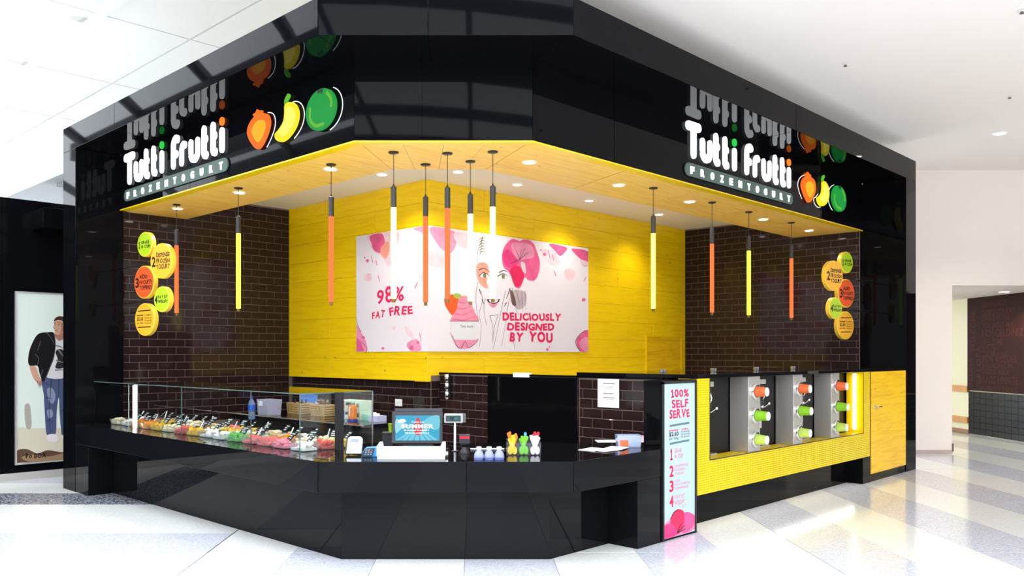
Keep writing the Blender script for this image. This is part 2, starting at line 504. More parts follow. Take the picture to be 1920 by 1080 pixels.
for nm, P in (('wall_south', [(-15.5, -15.5), (16, -15.5), (16, -15.2), (-15.5, -15.2)]), ('wall_west', [(-15.5, -15.5), (-15.2, -15.5), (-15.2, 18), (-15.5, 18)]),
              ('wall_east', [(15.6, -15.5), (15.9, -15.5), (15.9, 4), (15.6, 4)])):
    wo = struct(MB().prism(P, 0, 4.2), nm, wm, 'unseen far wall with dark shopfronts, added on the ' + nm[5:] + ' side', 'wall')
    for k in range(6):
        t = -14 + k * 5
        m2 = MB()
        if nm == 'wall_south': m2.box(t, t + 3.6, -15.2, -15.15, 0, 1.9)
        elif nm == 'wall_west': m2.box(-15.2, -15.15, t, t + 3.6, 0, 1.9)
        elif t < 0: m2.box(15.55, 15.6, t, t + 3.6, 0, 1.9)
        else: continue
        m2.build('shop_opening', dk, wo)
# glazed atrium roof over the concourse: arched ribs and purlins, open to the sky
sk = sroot('trim_3', 'arched grey steel frame of the glazed atrium roof overhead', 'roof frame')
bm = mat('roof_steel', C(70, 72, 76), .5)
for k in range(9):
    Y0 = 3.0 - k * 2.3
    pts = []
    for i in range(17):
        t = -1 + i / 8.0
        pts.append(XY(-2.2 + t * 8.5, Y0 + .5 * math.cos(t * 1.2)) + (5.8 - 1.5 * t * t,))
    MB().tube(pts, .11, 10).build('rib', bm, sk)
for i in range(9):
    t = -1 + i / 4.0
    MB().tube([XY(-2.2 + t * 8.5, 4.5 - j * 3.2) + (5.92 - 1.5 * t * t,) for j in range(7)], .05, 6).build('purlin', bm, sk)

for k in range(7):
    MB().tube([XY(-3.0 - j * 2.0, 4.0 + k * 1.5) + (4.6 + .35 * math.sin(j * .7),) for j in range(7)], .09, 8).build('rib', bm, sk)
for k in range(6):
    MB().box(-.2 - k * 1.1, .0 - k * 1.1, 3.5, 16, 4.5, 4.8).build('purlin', bm, sk)
# right-hand white wall with the corridor opening
wr = sroot('wall_right', 'plain white wall right of the shop with a corridor opening', 'wall')
F = DF(8.44)
m2 = MB()
m2.fbox(F, 4.2, 4.79, .035, 2.84, -.25, 0); m2.fbox(F, 4.79, 9, 1.684, 2.84, -.25, 0)
m2.build('plaster', CREAM, wr)
MB().fbox(F, 4.2, 4.79, 0, .035, -.25, .004).build('skirting', mat('skirting', C(196, 176, 166), .5), wr)
MB().fbox(F, 4.791, 4.8, .02, .1, -.05, .012).build('corner_guard', mat('guard', C(120, 90, 80), .5), wr)
MB().fbox(F, 4.79, 4.798, .46, .51, -.12, -.06).build('switch_plate', WPLAST, wr)
wc = sroot('wall_corridor', 'dark brown corridor wall printed with greetings above black tiles', 'wall')
F = XF(6.18, 12.0)                             # plane coordinate a = 12 - Y
MB().fbox(F, -4, 4.6, 0, 1.72, -.3, -.002).build('backing', CORR, wc)
MB().fbox(F, 1.5, 4.6, .545, 1.69, -.002, .03).build('panel', mat('greeting_panel', C(46, 20, 16), .6, spec=.1), wc)
g1 = mat('greeting_print', C(68, 32, 25), .6, spec=.1)
rows = [('MABUHALA', 560, 12), ('BENVENUTI', 576, 11), ('DOBRO ZDRAVO', 592, 11), ('LIHAO NUNG', 602, 11), ('YIA AFIO MAI', 616, 11), ('HOŞGELDINIZ', 632, 15),
        ('WELCOME', 647, 12), ('BEM ALO', 655, 10), ('欢迎光临 مرحبا', 667, 10), ('BON ACCUEIL', 679, 13), ('HOŞGELDINIZ MA', 689, 9), ('DOBRO HOLA', 701, 11), ('ΚΑΛΩΣ ΗΡΘΑΤΕ', 717, 13), ('SALAM CHAO NUNG', 732, 10)]
m2 = MB(); Fp = F.moved(0, 0, .03)
for i, (s, y, hp) in enumerate(rows):
    a0, b0 = Fp.px(1842 if i < 12 else 1835, y); _, t = Fp.px(1842, y - hp)
    text(m2, Fp, s, a0, a0 + (t - b0) * .72 * len(s), b0, t, .001, bold=.03)
m2.build('greeting_lettering', g1, wc)
m2 = MB()
Fv = Frame(Fp.pt(0, 0, 0), (0, 0, 1), Fp.n, -Fp.ex)
text(m2, Fv, 'WELCOME', 1.02, 1.52, -1.66, -1.56, .001, bold=.03); text(m2, Fv, 'TALOFA', .6, 1.1, -1.78, -1.69, .001, bold=.03); text(m2, Fv, 'ALOHA', .58, .95, -1.6, -1.53, .001, bold=.03)
m2.build('greeting_lettering', g1, wc)
ct = piece(.118, .073, .02, mat('black_wall_tile', (.007, .006, .006, 1), .2, spec=.12), .002, 'tile')
for i in range(18):
    for j in range(7):
        put(ct, 'tile', wc, F, 1.56 + i * .12, .045 + j * .075, -.002)
TIM = mat('timber_rail', C(206, 146, 74), .45, var=.08)
for b0 in (.52, .13):
    MB().fbox(F, -4, 1.49, b0, b0 + .075, -.002, .03).build('rail', TIM, wc)
MB().fbox(F, -4, 1.49, 0, .05, -.002, .012).build('skirting', mat('skirting2', C(150, 110, 70), .5), wc)
struct(MB().prism([XY(4.79, 8.69), XY(6.2, 8.69), XY(6.2, 16), XY(4.79, 16)], 1.686, 1.74), 'ceiling', CREAM, 'low cream ceiling inside the corridor at right', 'ceiling')
struct(MB().prism([XY(2.5, 15.6), XY(6.18, 15.6), XY(6.18, 15.8), XY(2.5, 15.8)], 0, 1.7), 'wall_end', CORR, 'cream wall at the far end of the corridor', 'wall')
# yellow end panel right of the portal
struct(MB().box(9.12, 9.37, 2.87, 2.93, .06, 2.73), 'trim_4', PLY2, 'tall narrow yellow plywood edge right of the black portal', 'trim')
struct(MB().box(9.12, 9.4, 2.875, 2.94, 0, .06), 'trim_5', BLACKM, 'black plinth under the narrow yellow plywood edge', 'trim')

# ---------------------------------------------------------------- neighbour's black wall on the far left, with a poster
wn = sroot('wall_left', 'glossy black wall of the neighbouring unit behind the portal', 'wall')
MB().box(-2, .5, 7.24, 7.4, .06, 2.22).build('panel', BLACK, wn)
MB().box(.502, 2.04, 7.24, 7.4, .06, 2.22).build('panel', BLACK, wn)
MB().box(2.042, 3.2, 7.24, 7.4, .06, 2.22).build('panel', BLACK, wn)
MB().box(2.26, 3.2, 7.0, 7.24, 1.98, 2.14).build('bulkhead_box', BLACK, wn, bevel=.003)
MB().box(-2, 3.2, 7.235, 7.4, 0, .06).build('skirting', mat('steel_skirting', C(190, 184, 176), .35, .3), wn)

# ---------------------------------------------------------------- black portal frame
po = sroot('trim_6', 'glossy black portal frame around the shopfront', 'portal')
outer = path(U0, V0, YC, 6.58, 7.86); inner = path(UF_, VF_, YF, 6.58, 7.86)
def lerp(a, b, t): return (a[0] + (b[0] - a[0]) * t, a[1] + (b[1] - a[1]) * t)
cuts = {0: (0, .285, 1), 1: (0, .43, 1), 2: (0, .5, 1)}
for k in range(3):
    ts = cuts[k]
    for t0, t1 in zip(ts, ts[1:]):
        g = .0003
        A = lerp(outer[k], outer[k + 1], t0 + g); B = lerp(outer[k], outer[k + 1], t1 - g)
        D = lerp(inner[k], inner[k + 1], t0 + g); E = lerp(inner[k], inner[k + 1], t1 - g)
        MB().prism([A, B, E, D], ZB, ZT).build('band_panel', BLACK, po, bevel=.002)
MB().box(U0, UF_ + .02, 6.335, 6.58, 0, ZB - .001).build('upright', BLACK, po, bevel=.002)
MB().box(7.615, 7.86, V0, VF_ + .02, 0, ZB - .001).build('upright', BLACK, po, bevel=.002)
# fascia behind the portal
fa = sroot('trim_7', 'black glossy fascia carrying the illuminated shop signs', 'fascia')
i0 = path(UF_, VF_, YF, 6.334, 7.614); i1 = path(UF_ + .06, VF_ + .06, YF + .05, 6.334, 7.614)
for k in range(3):
    ts = (0, .385, 1) if k == 0 else ((0, .38, 1) if k == 1 else (0, .16, .8, 1))
    for t0, t1 in zip(ts, ts[1:]):
        g = .0006
        MB().prism([lerp(i0[k], i0[k + 1], t0 + g), lerp(i0[k], i0[k + 1], t1 - g), lerp(i1[k], i1[k + 1], t1 - g), lerp(i1[k], i1[k + 1], t0 + g)], ZS + .008, ZT).build('fascia_panel', BLACK, fa)
    e0 = path(UF_ - .006, VF_ - .006, YF - .005, 6.334, 7.614)
    MB().prism([e0[k], e0[k + 1], i1[k + 1], i1[k]], ZS - .001, ZS + .007).build('yellow_edging', YELLOW, fa)
# mass over the soffit
struct(MB().prism([(UF_ + .07, 6.5), (UF_ + .07, 3.5), (3.3, 2.9), (7.8, 2.9), (7.8, 4.7), (4.2, 4.7), (4.2, 6.5)], ZC + .03, ZC + .06), 'ceiling',
       mat('shop_ceiling', C(244, 232, 208), .7), 'cream inner ceiling of the shop behind the plywood soffit', 'ceiling')
struct(MB().prism([(UF_ + .065, 6.38), (UF_ + .065, 3.5), (3.3, 2.88), (7.7, 2.88), (7.7, 4.6), (4.12, 4.6), (4.12, 6.38)], ZC, ZC + .03), 'ceiling', mat('shop_ceiling', C(244, 232, 208), .7), 'cream plasterboard strip between plywood soffit and yellow walls', 'ceiling')
# plywood soffit boards
so = sroot('trim_8', 'honey plywood soffit boards above the counter', 'soffit')
o0 = path(UF_ + .062, VF_ + .062, YF + .055, VT - .003, UT - .003); n0 = path(SU, SV, SY, VT - .003, UT - .003)
for k in range(3):
    N = (3, 4, 5)[k]
    for i in range(N):
        t0, t1 = i / N, (i + 1) / N; g = .0012
        MB().prism([lerp(o0[k], o0[k + 1], t0 + g), lerp(o0[k], o0[k + 1], t1 - g), lerp(n0[k], n0[k + 1], t1 - g), lerp(n0[k], n0[k + 1], t0 + g)], ZS, ZS + .02).build('board', SOFF, so)
    n1 = path(SU - .03, SV - .03, SY - .03, VT - .003, UT - .003)
    MB().prism([n1[k], n1[k + 1], n0[k + 1], n0[k]], ZS + .021, ZC - .001).build('upstand', mat('shop_ceiling', C(244, 232, 208), .7), so)

# ---------------------------------------------------------------- tiled walls
TW, TH, TG = .148, .06, .0042
tile_me = piece(TW - TG, TH - TG, .0028, TILE, .0008, 'tile')
def tiles(F, a0, a1, b0, b1, parent, skip=None, start=0.0):
    r = 0; b = b1 - TH / 2
    while b > b0:
        a = a0 - (TW / 2 if r % 2 else 0) - start
        while a < a1 - .01:
            l, h = max(a, a0), min(a + TW, a1)
            if h - l > .006 and not (skip and skip((l + h) / 2, b)):
                put(tile_me, 'tile', parent, F, (l + h) / 2, b, 0, (h - l - TG) / (TW - TG), 1, (rnd.gauss(0, .0035), rnd.gauss(0, .0035)))
            a += TW
        b -= TH; r += 1
# left side wall (faces the camera side, plane v = VT)
w1 = struct(MB().box(2.6, 4.3, VT, VT + .12, 0, ZC), 'wall_side_left', GROUT, 'dark brown brick-bond tiled wall behind the glass display', 'wall')
tiles(RF(VT), 2.6, UY, .47, ZC - .012, w1)
# right side wall (plane u = UT)
w2 = struct(MB().box(UT, UT + .12, 2.83, 4.75, 0, ZC), 'wall_side_right', GROUT, 'dark brown brick-bond tiled wall above the self-serve bar', 'wall')
F = LF(UT, 4.75)
tiles(F, 4.75 - VY, 4.75 - 2.833, .83, ZC - .012, w2)
# dado under the yellow wall (plane u = UY + .03)
w3 = struct(MB().box(UY + .035, UY + .2, VY, VT, 0, .84), 'wall_dado', GROUT, 'dark brown tiled dado below the yellow wall behind the bench', 'wall')
tiles(LF(UY + .035, VT), 0, VT - VY, .40, .80, w3)
tiles(RF(VY), UY + .036, UP - .001, .2, .80, w3)
# waist-high partition beside the register (plane u = 4.205)

w4 = sroot('wall_partition', 'waist-high brown tiled partition between register and self-serve bar', 'wall')
MB().box(UP, UP + .12, 2.66, VY - .002, 0, .85).build('core', GROUT, w4)
F = LF(UP, VY)
dl, dr = F.px(917, 760)[0], F.px(1087, 760)[0]
tiles(F, 0, dl - .001, .2, .84, w4)
tiles(F, dr + .001, VY - 2.66, .2, .84, w4, start=.05)
MB().box(UP - .012, UP + .13, 2.66, VY - .002, .85, .862).build('capping', BLACK, w4)
d1 = sroot('door_1', 'glossy black gate in the partition beside the register', 'door', (UP, VY - dr, 0))
MB().fbox(F, dl, dr - .01, .05, .846, 0, .014).build('leaf', BLACK, d1)
MB().fbox(F, dr - .009, dr - .003, .2, .84, 0, .016).build('edge_strip', mat('steel_edge', C(170, 160, 150), .15, 1), d1)
q = F.px(980, 703)[0]
MB().fbox(F, q - .07, q + .07, .842, .872, -.01, .02).build('latch_cover', WPLAST, d1, bevel=.002)

# ---------------------------------------------------------------- yellow plywood corner walls
yl = sroot('wall_back', 'bright yellow plywood walls meeting at an outer corner', 'wall')
MB().prism([(UY + .012, VT), (UY + .012, VY + .012), (UT, VY + .012), (UT, VY + .16), (UY + .16, VY + .16), (UY + .16, VT)], .80, ZC).build('core', mat('ply_core', C(190, 140, 20), .6), yl)
MB().box(UY + .001, UY + .14, VY + .001, VY + .14, .795, .80).build('bottom_edge', YELLOW, yl)
BH = (ZC - .80) / 9
def boards(F, L, N, off):
    for r in range(9):
        edges = [0.0]
        x = L / N * (.5 + (.5 if r % 2 else 0)) + off
        while x < L - .1: edges.append(x); x += L / N
        edges.append(L)
        for a, b in zip(edges, edges[1:]):
            w = b - a
            put(piece(w - .0014, BH - .0014, .012, PLY, .0006, 'board'), 'board', yl, F, (a + b) / 2, .80 + BH * (r + .5), 0)
boards(LF(UY + .012, VT), VT - VY, 1.5, 0)
boards(RF(VY + .012, UY), UT - UY - .002, 3, 0)
# little flush hatch
F = RF(VY)
ha = sroot('door_2', 'small flush yellow plywood hatch at the right end of the yellow wall', 'door')
h0, b0 = F.px(1212, 700); h1, b1 = F.px(1276, 633)
MB().fbox(F, h0 - .012, h0, b0 - .1, b1, 0, .012).fbox(F, h1, h1 + .012, b0 - .1, b1, 0, .012).fbox(F, h0 - .012, h1 + .012, b1, b1 + .012, 0, .012).build('frame', YELLOW, ha)
MB().fbox(F, h0, h1, b0 - .1, b1, 0, .006).build('leaf', PLY2, ha)
# ---------------------------------------------------------------- lamps
def downlight(x, y, z, label, power=16.0, r=.033, group='recessed downlights', col=(1, .93, .82)):
    d = ray(x, y); t = (z - 1) / d.z; p = Vector((0, 0, 1)) + d * t
    o = thing('downlight', label, 'downlight', (p.x, p.y, z), group)
    ring = MB()
    for k in range(24):
        a, b = 2 * math.pi * k / 24, 2 * math.pi * (k + 1) / 24
        q = lambda rr, t, zz: (p.x + rr * math.cos(t), p.y + rr * math.sin(t), zz)
        ring.add([q(r, a, z - .004), q(r + .01, a, z - .004), q(r + .01, b, z - .004), q(r, b, z - .004)], [(0, 1, 2, 3)])
        ring.add([q(r + .01, a, z - .004), q(r + .012, a, z - .0003), q(r + .012, b, z - .0003), q(r + .01, b, z - .004)], [(0, 1, 2, 3)])
    ring.build('trim_ring', WPLAST, o, True)
    MB().cyl((p.x, p.y, z - .0042), (p.x, p.y, z - .0005), r, r, 24).build('lens', glow('lamp_lens', (1, .96, .9, 1), 14) if power else mat('lens_grey', C(190, 186, 176), .3), o)
    if power:
        L = bpy.data.lights.new('downlight_beam', 'SPOT'); L.energy = power * 4; L.color = col; L.spot_size = math.radians(125); L.spot_blend = .8; L.shadow_soft_size = .05
        lo = bpy.data.objects.new('downlight_beam', L); COL.objects.link(lo); lo.parent = o; lo.location = (0, 0, -.012 * S)
    return o
for x, y, z, lb in (
    (333, 391, ZS, 'recessed downlight in the soffit beside the leftmost orange pendant'),
    (449, 361, ZS, 'recessed downlight in the soffit beside the lime pendant at left'),
    (620, 317, ZS, 'recessed downlight in the soffit above the orange pendant left of the group'),
    (993, 304, ZS, 'recessed downlight nearest the front corner of the plywood soffit'),
    (1160, 347, ZS, 'recessed downlight in the plywood soffit left of the single yellow-lime pendant'),
    (1293, 378, ZS, 'recessed downlight in the soffit between lone yellow and right orange pendants'),
    (1431, 411, ZS, 'recessed downlight in the soffit right of the lime pendant at right'),
    (1517, 432, ZS, 'recessed downlight at the right end of the plywood soffit'),
    (716, 327, ZC, 'recessed downlight in the cream ceiling left of the yellow corner'),
    (859, 322, ZC, 'recessed downlight in the cream ceiling right above the yellow corner'),
    (970, 346, ZC, 'recessed downlight in the cream ceiling above the mural face'),
    (1105, 376, ZC, 'recessed downlight in the cream ceiling above the mural right edge'),
    (1236, 402, ZC, 'recessed downlight in the cream ceiling at the right end of the yellow wall')):
    downlight(x, y, z, lb, 14 if z == ZS else 20)
downlight(1875, 250, 2.84, 'recessed downlight in the mall ceiling above the corridor opening', 60, .045, 'mall ceiling downlights')
downlight(1883, 547, 1.686, 'recessed downlight in the corridor ceiling above the greeting wall', 40, .05, 'mall ceiling downlights', (1, .95, .7))
for x, y, lb in ((40, 117, 'recessed fitting in the high white ceiling, middle of three at left'), (150, 35, 'recessed fitting in the high white ceiling near the top edge'), (15, 215, 'recessed fitting in the high white ceiling, lowest at far left')):
    downlight(x, y, 3.6, lb, 0, .07, 'fittings in the high white ceiling')
for x, y, lb in ((1585, 120, 'small sprinkler head in the right ceiling nearest the black portal'), (1893, 181, 'small sprinkler head in the right ceiling near the frame edge'), (1916, 20, 'small sprinkler head at the top right of the ceiling')):
    d = ray(x, y); p = Vector((0, 0, 1)) + d * (1.84 / d.z)
    o = thing('sprinkler_head', lb, 'sprinkler', p, 'ceiling sprinklers')
    MB().lathe(p - Vector((0, 0, .006)), (0, 0, 1), [(.022, .006), (.026, .004), (.014, 0)], 16).build('cover_plate', WPLAST, o, True)
    MB().cyl(p - Vector((0, 0, .014)), p - Vector((0, 0, .005)), .006, .009, 8).cyl(p - Vector((0, 0, .016)), p - Vector((0, 0, .014)), .012, .012, 10).build('nozzle', mat('dull_steel', C(120, 110, 100), .4, .8), o)

# pendants: x of the tube, sight line of the canopy, colour, label
TUBE = {'o': glow('tube_orange', (1, .17, .035, 1), 1.35), 'y': glow('tube_yellow', (1, .80, .16, 1), 8.5), 'l': glow('tube_lime', (.78, 1, .045, 1), 2.6), 'w': glow('tube_lemon', (1, .93, .10, 1), 4.0)}
CABLE = mat('pendant_black', (.02, .018, .017, 1), .4)
for x, yc, k, lb in (
    (331, 383, 'o', 'orange tube pendant beside the round step signs, leftmost'),
    (447, 352, 'l', 'lime green tube pendant in front of the left tiled wall'),
    (621, 308, 'o', 'orange tube pendant in front of the yellow wall left of the mural'),
    (738, 285, 'y', 'bright yellow tube pendant over the FAT FREE lettering'),
    (798, 308, 'o', 'orange tube pendant at the outer corner of the mural'),
    (839, 287, 'o', 'orange tube pendant over the drawn strawberry'),
    (882, 302, 'y', 'bright yellow tube pendant over the drawn frozen yogurt swirl'),
    (924, 284, 'y', 'bright yellow tube pendant over the drawn face'),
    (1225, 352, 'w', 'lemon yellow tube pendant right of the mural'),
    (1335, 379, 'o', 'orange tube pendant nearest the yellow wall on the right tiles'),
    (1404, 397, 'l', 'lime green tube pendant in front of the right tiled wall'),
    (1484, 417, 'o', 'orange tube pendant nearest the right-hand step signs')):
    d = ray(x, yc); p = Vector((0, 0, 1)) + d * ((ZS - 1) / d.z)
    o = thing('pendant_lamp', lb, 'pendant lamp', p, 'tube pendants over the counter')
    q = Vector((p.x, p.y, 0)); r = .0145
    MB().lathe(q + Vector((0, 0, ZS - .008)), (0, 0, 1), [(.024, 0), (.028, .003), (.028, .0075)], 20).build('canopy', CABLE, o, True)
    MB().cyl(q + Vector((0, 0, 1.9)), q + Vector((0, 0, ZS - .006)), .0022, .0022, 6).build('cable', CABLE, o)
    MB().lathe(q, (0, 0, 1), [(r + .001, 1.776), (r + .001, 1.885), (.006, 1.892), (.004, 1.902)], 16).build('socket', CABLE, o, True)
    MB().cyl(q + Vector((0, 0, 1.292)), q + Vector((0, 0, 1.776)), r, r, 20).build('tube', TUBE[k], o, True)
    MB().lathe(q, (0, 0, 1), [(r * .62, 1.272), (r * .7, 1.275), (r * .7, 1.2915)], 14).build('end_cap', mat('olive_cap', C(110, 84, 22), .4), o, True)

# ---------------------------------------------------------------- illuminated signs
NEON = glow('sign_white', (.93, .96, 1, 1), 1.7)
def arc(cx, cy, rx, ry, a0, a1, n=9):
    return [(cx + rx * math.cos(math.radians(a0 + (a1 - a0) * i / (n - 1))), cy + ry * math.sin(math.radians(a0 + (a1 - a0) * i / (n - 1)))) for i in range(n)]
def letters(x):
    w = .053
    def t(cx): return [[(cx, .19), (cx, .05)] + arc(cx + .022, .045, .022, .02, 180, 280, 5), [(cx, .135), (cx + .02, .127)]]
    return [('t', [[(.032, .203), (.155, .206)], [(.095, .2), (.095, .03)]], .058),
            ('u', [[(.205, .128), (.205, .065)] + arc(.252, .065, .047, .04, 180, 360, 9) + [(.299, .128)]], w),
            ('t', t(.376), w), ('t', t(.496), w),
            ('i', [[(.627, .135), (.627, .03)]], w),
            ('f', [[(.802, .03), (.802, .15)] + arc(.842, .16, .04, .042, 180, 60, 6), [(.80, .1), (.842, .1)]], w),
            ('r', [[(.922, .03), (.922, .1)] + arc(.955, .105, .033, .038, 180, 70, 5)], .05),
            ('u', [[(1.053, .135), (1.053, .065)] + arc(1.1, .065, .047, .04, 180, 360, 9) + [(1.147, .135)]], .05),
            ('t', t(1.232), w), ('t', t(1.35), w),
            ('i', [[(1.463, .135), (1.463, .03)]], w)]
def shop_sign(F, label):
    o = thing('shop_sign', label, 'sign', F.pt(.75, -.12, .0), 'illuminated name signs')
    for nm, strokes, w in letters(0):
        mb = MB()
        for st in strokes: mb.ribbon(F, smooth_line(st, 3) if len(st) > 2 else st, w, .006, .017)
        mb.build('letter', NEON, o)
    for a, c in ((.627, glow('sign_green', (.02, .55, .06, 1), 1.2)), (1.463, glow('sign_orange', (1, .2, .01, 1), 1.3))):
        MB().ext(F, arc(a, .198, .027, .026, 0, 342, 20), .006, .017).build('letter_dot', c, o)
    pill = arc(1.49, -.072, .042, .042, -90, 90, 9) + arc(.04, -.072, .042, .042, 90, 270, 9)
    pl = MB().ext(F, pill, .004, .012).build('name_plate', mat('plate_grey_green', C(84, 100, 92), .5, spec=.1, em=C(96, 112, 104), es=.25), o)
    word = 'FROZENYOGURT'
    for i, chh in enumerate(word):
        mb = MB(); c = .075 + i * (1.38 / 11)
        text(mb, F, chh, c - .021, c + .021, -.096, -.05, .012, bold=.05, depth=.006)
        mb.build('letter', NEON, pl)
    # spacers behind the letters
    for a, b in ((.1, .1), (.4, .1), (.83, .1), (1.1, .05), (1.4, .08)): MB().cyl(F.pt(a, b, 0), F.pt(a, b, .008), .006, .006, 8).build('spacer', mat('dull_steel', C(120, 110, 100), .4, .8), o)
ORA = glow('fruit_orange', (1, .16, .004, 1), 1.15); ORB = glow('fruit_amber', (1, .42, .01, 1), 1.2)
YEA = glow('fruit_yellow', (.95, .78, .01, 1), 1.1); YEB = glow('fruit_lemon', (1, .9, .12, 1), 1.3)
GRA = glow('fruit_green', (.004, .34, .045, 1), 1.0); GRB = glow('fruit_leaf', (.12, .5, .03, 1), 1.0)
HALO = glow('sign_halo', (.9, .95, 1, 1), 1.6)
def fruit(F, kind, ca, cb, w, h, label, halo):
    o = thing('fruit_sign', label, 'sign', F.pt(ca, cb - h / 2, 0), 'illuminated fruit signs')
    def P(pts, k=1.0, dx=0, dy=0): return [(ca + (x * k + dx) * w / 2, cb + (y * k + dy) * h / 2) for x, y in pts]
    def sm(pts, k=1.0, dx=0, dy=0): return blob(F, P(pts, k, dx, dy), False)
    if kind == 'berry':
        s = [(-.2, .72), (-.75, .45), (-1, .05), (-.8, -.4), (-.35, -.85), (0, -1), (.4, -.82), (.85, -.3), (1, .15), (.8, .55), (.25, .72)]
        MB().ext(F, sm(s), .008, .022).build('body', ORA, o)
        MB().ext(F, sm(s, .62, .08, -.06), .022, .0235).build('highlight', ORB, o)
        MB().ext(F, P([(-.32, .62), (-.5, .82), (-.25, .86), (-.12, 1), (.05, .88), (.3, .86), (.28, .66)]), .007, .02).build('stalk', ORA, o)
        out = s
    elif kind == 'banana':
        s = [(-.12, .62), (.3, .68), (.75, .45), (.95, 0), (.75, -.5), (.2, -.88), (-.4, -1), (-.85, -.82), (-.95, -.55), (-.6, -.38), (-.25, -.1), (-.15, .25)]
        MB().ext(F, sm(s), .008, .022).build('body', YEA, o)
        MB().ext(F, sm(s, .72, .06, -.03), .022, .0235).build('highlight', YEB, o)
        MB().ribbon(F, smooth_line(P([(0, .58), (-.08, .8), (.12, 1.0)])), w * .1, .008, .02).build('stalk', GRB, o)
        out = s
    else:
        s = [(math.cos(i * math.pi / 7), math.sin(i * math.pi / 7)) for i in range(14)]
        MB().ext(F, sm(s), .008, .022).build('body', GRA, o)
        MB().ribbon(F, smooth_line(P([(-.7, .2), (-.68, -.35), (-.3, -.72), (.2, -.75)]), 4), w * .07, .022, .0235).build('highlight', GRB, o)
        MB().ribbon(F, smooth_line(P([(.45, .7), (.72, .35), (.74, 0)]), 4), w * .07, .022, .0235).build('highlight', GRB, o)
        MB().ext(F, P([(-.2, .98), (-.12, .78), (0, .88), (.1, .72), (.2, .95)]), .0222, .024).build('calyx', BLACKM, o)
        out = s
    MB().ext(F, sm(out, .93), .001, .007).build('backing', mat('dull_steel', C(120, 110, 100), .4, .8), o)
    hp = sm(out, 1.06, halo * .22, -.03)
    k = len(hp); best = sorted(range(k), key=lambda i: -hp[i][0] * halo)[0]
    seg = [hp[(best + j) % k] for j in range(-k // 5, k // 5)]
    MB().ribbon(F, seg, .0045, .001, .003).build('painted_halo', HALO, o)  # thin glowing line stands in for the fruit's halo on the fascia
FL = LF(UF_, 6.245, 2.237); FR = RF(VF_, 4.676, 2.237)
shop_sign(FL, 'white illuminated shop name letters over a grey pill, left fascia')
shop_sign(FR, 'white illuminated shop name letters over a grey pill, right fascia')
def fb(F, x0, x1, y0, y1):
    a0, b1 = F.px(x0, (y0 + y1) / 2); a1, _ = F.px(x1, (y0 + y1) / 2); _, t = F.px((x0 + x1) / 2, y0); _, b = F.px((x0 + x1) / 2, y1)
    return (a0 + a1) / 2, (t + b) / 2, a1 - a0, t - b
for F, hl, side, dat in ((FL, 1, 'left', (('berry', 469, 511, 205, 280), ('banana', 520, 566, 182, 264), ('apple', 580, 635, 168, 245))),
                         (FR, -1, 'right', (('berry', 1499, 1525, 323, 380), ('banana', 1528, 1551, 331, 388), ('apple', 1556, 1582, 349, 397)))):
    for kd, x0, x1, y0, y1 in dat:
        nm = {'berry': 'glowing orange strawberry-shaped sign', 'banana': 'glowing yellow curved banana-shaped sign', 'apple': 'glowing green round fruit sign'}[kd]
        ca, cb, w, h = fb(F, x0, x1, y0, y1)
        fruit(F, kd, ca, cb, w, h, nm + ' on the %s fascia' % side, hl)

# ---------------------------------------------------------------- round step signs
INK = mat('black_ink', (.01, .008, .008, 1), .5)
DISC = {'g': mat('disc_lime', C(176, 208, 30), .4, em=C(176, 208, 30), es=.02), 'y': mat('disc_amber', C(250, 178, 44), .4, em=C(250, 178, 44), es=.02), 'r': mat('disc_red', C(240, 92, 40), .4, em=C(240, 92, 40), es=.02)}
RIM = mat('disc_rim', C(252, 206, 60), .4, em=C(252, 206, 60), es=.03)
def rot_frame(o, yaw_dir):
    n = Vector(yaw_dir).normalized(); ex = Vector((0, 0, 1)).cross(n) * 1.0
    ex = Vector((-n.y, n.x, 0))
    if ex.cross(Vector((0, 0, 1))).dot(n) < 0: ex = -ex
    return Frame(o, ex, n)
STEPS = (('1', ['GRAB', 'A CUP'], 'g', .092, 'GRAB A CUP'), ('2', ['DISPENSE', 'FROZEN', 'YOGURT'], 'y', .123, 'DISPENSE FROZEN YOGURT'), ('3', ['ADD', 'FAVOURITE', 'TOPPINGS'], 'r', .122, 'ADD FAVOURITE TOPPINGS'),
         ('4', ['PAY BY', 'WEIGHT'], 'g', .09, 'PAY BY WEIGHT'), ('', [], 'y', .121, 'price per 100 grams'))
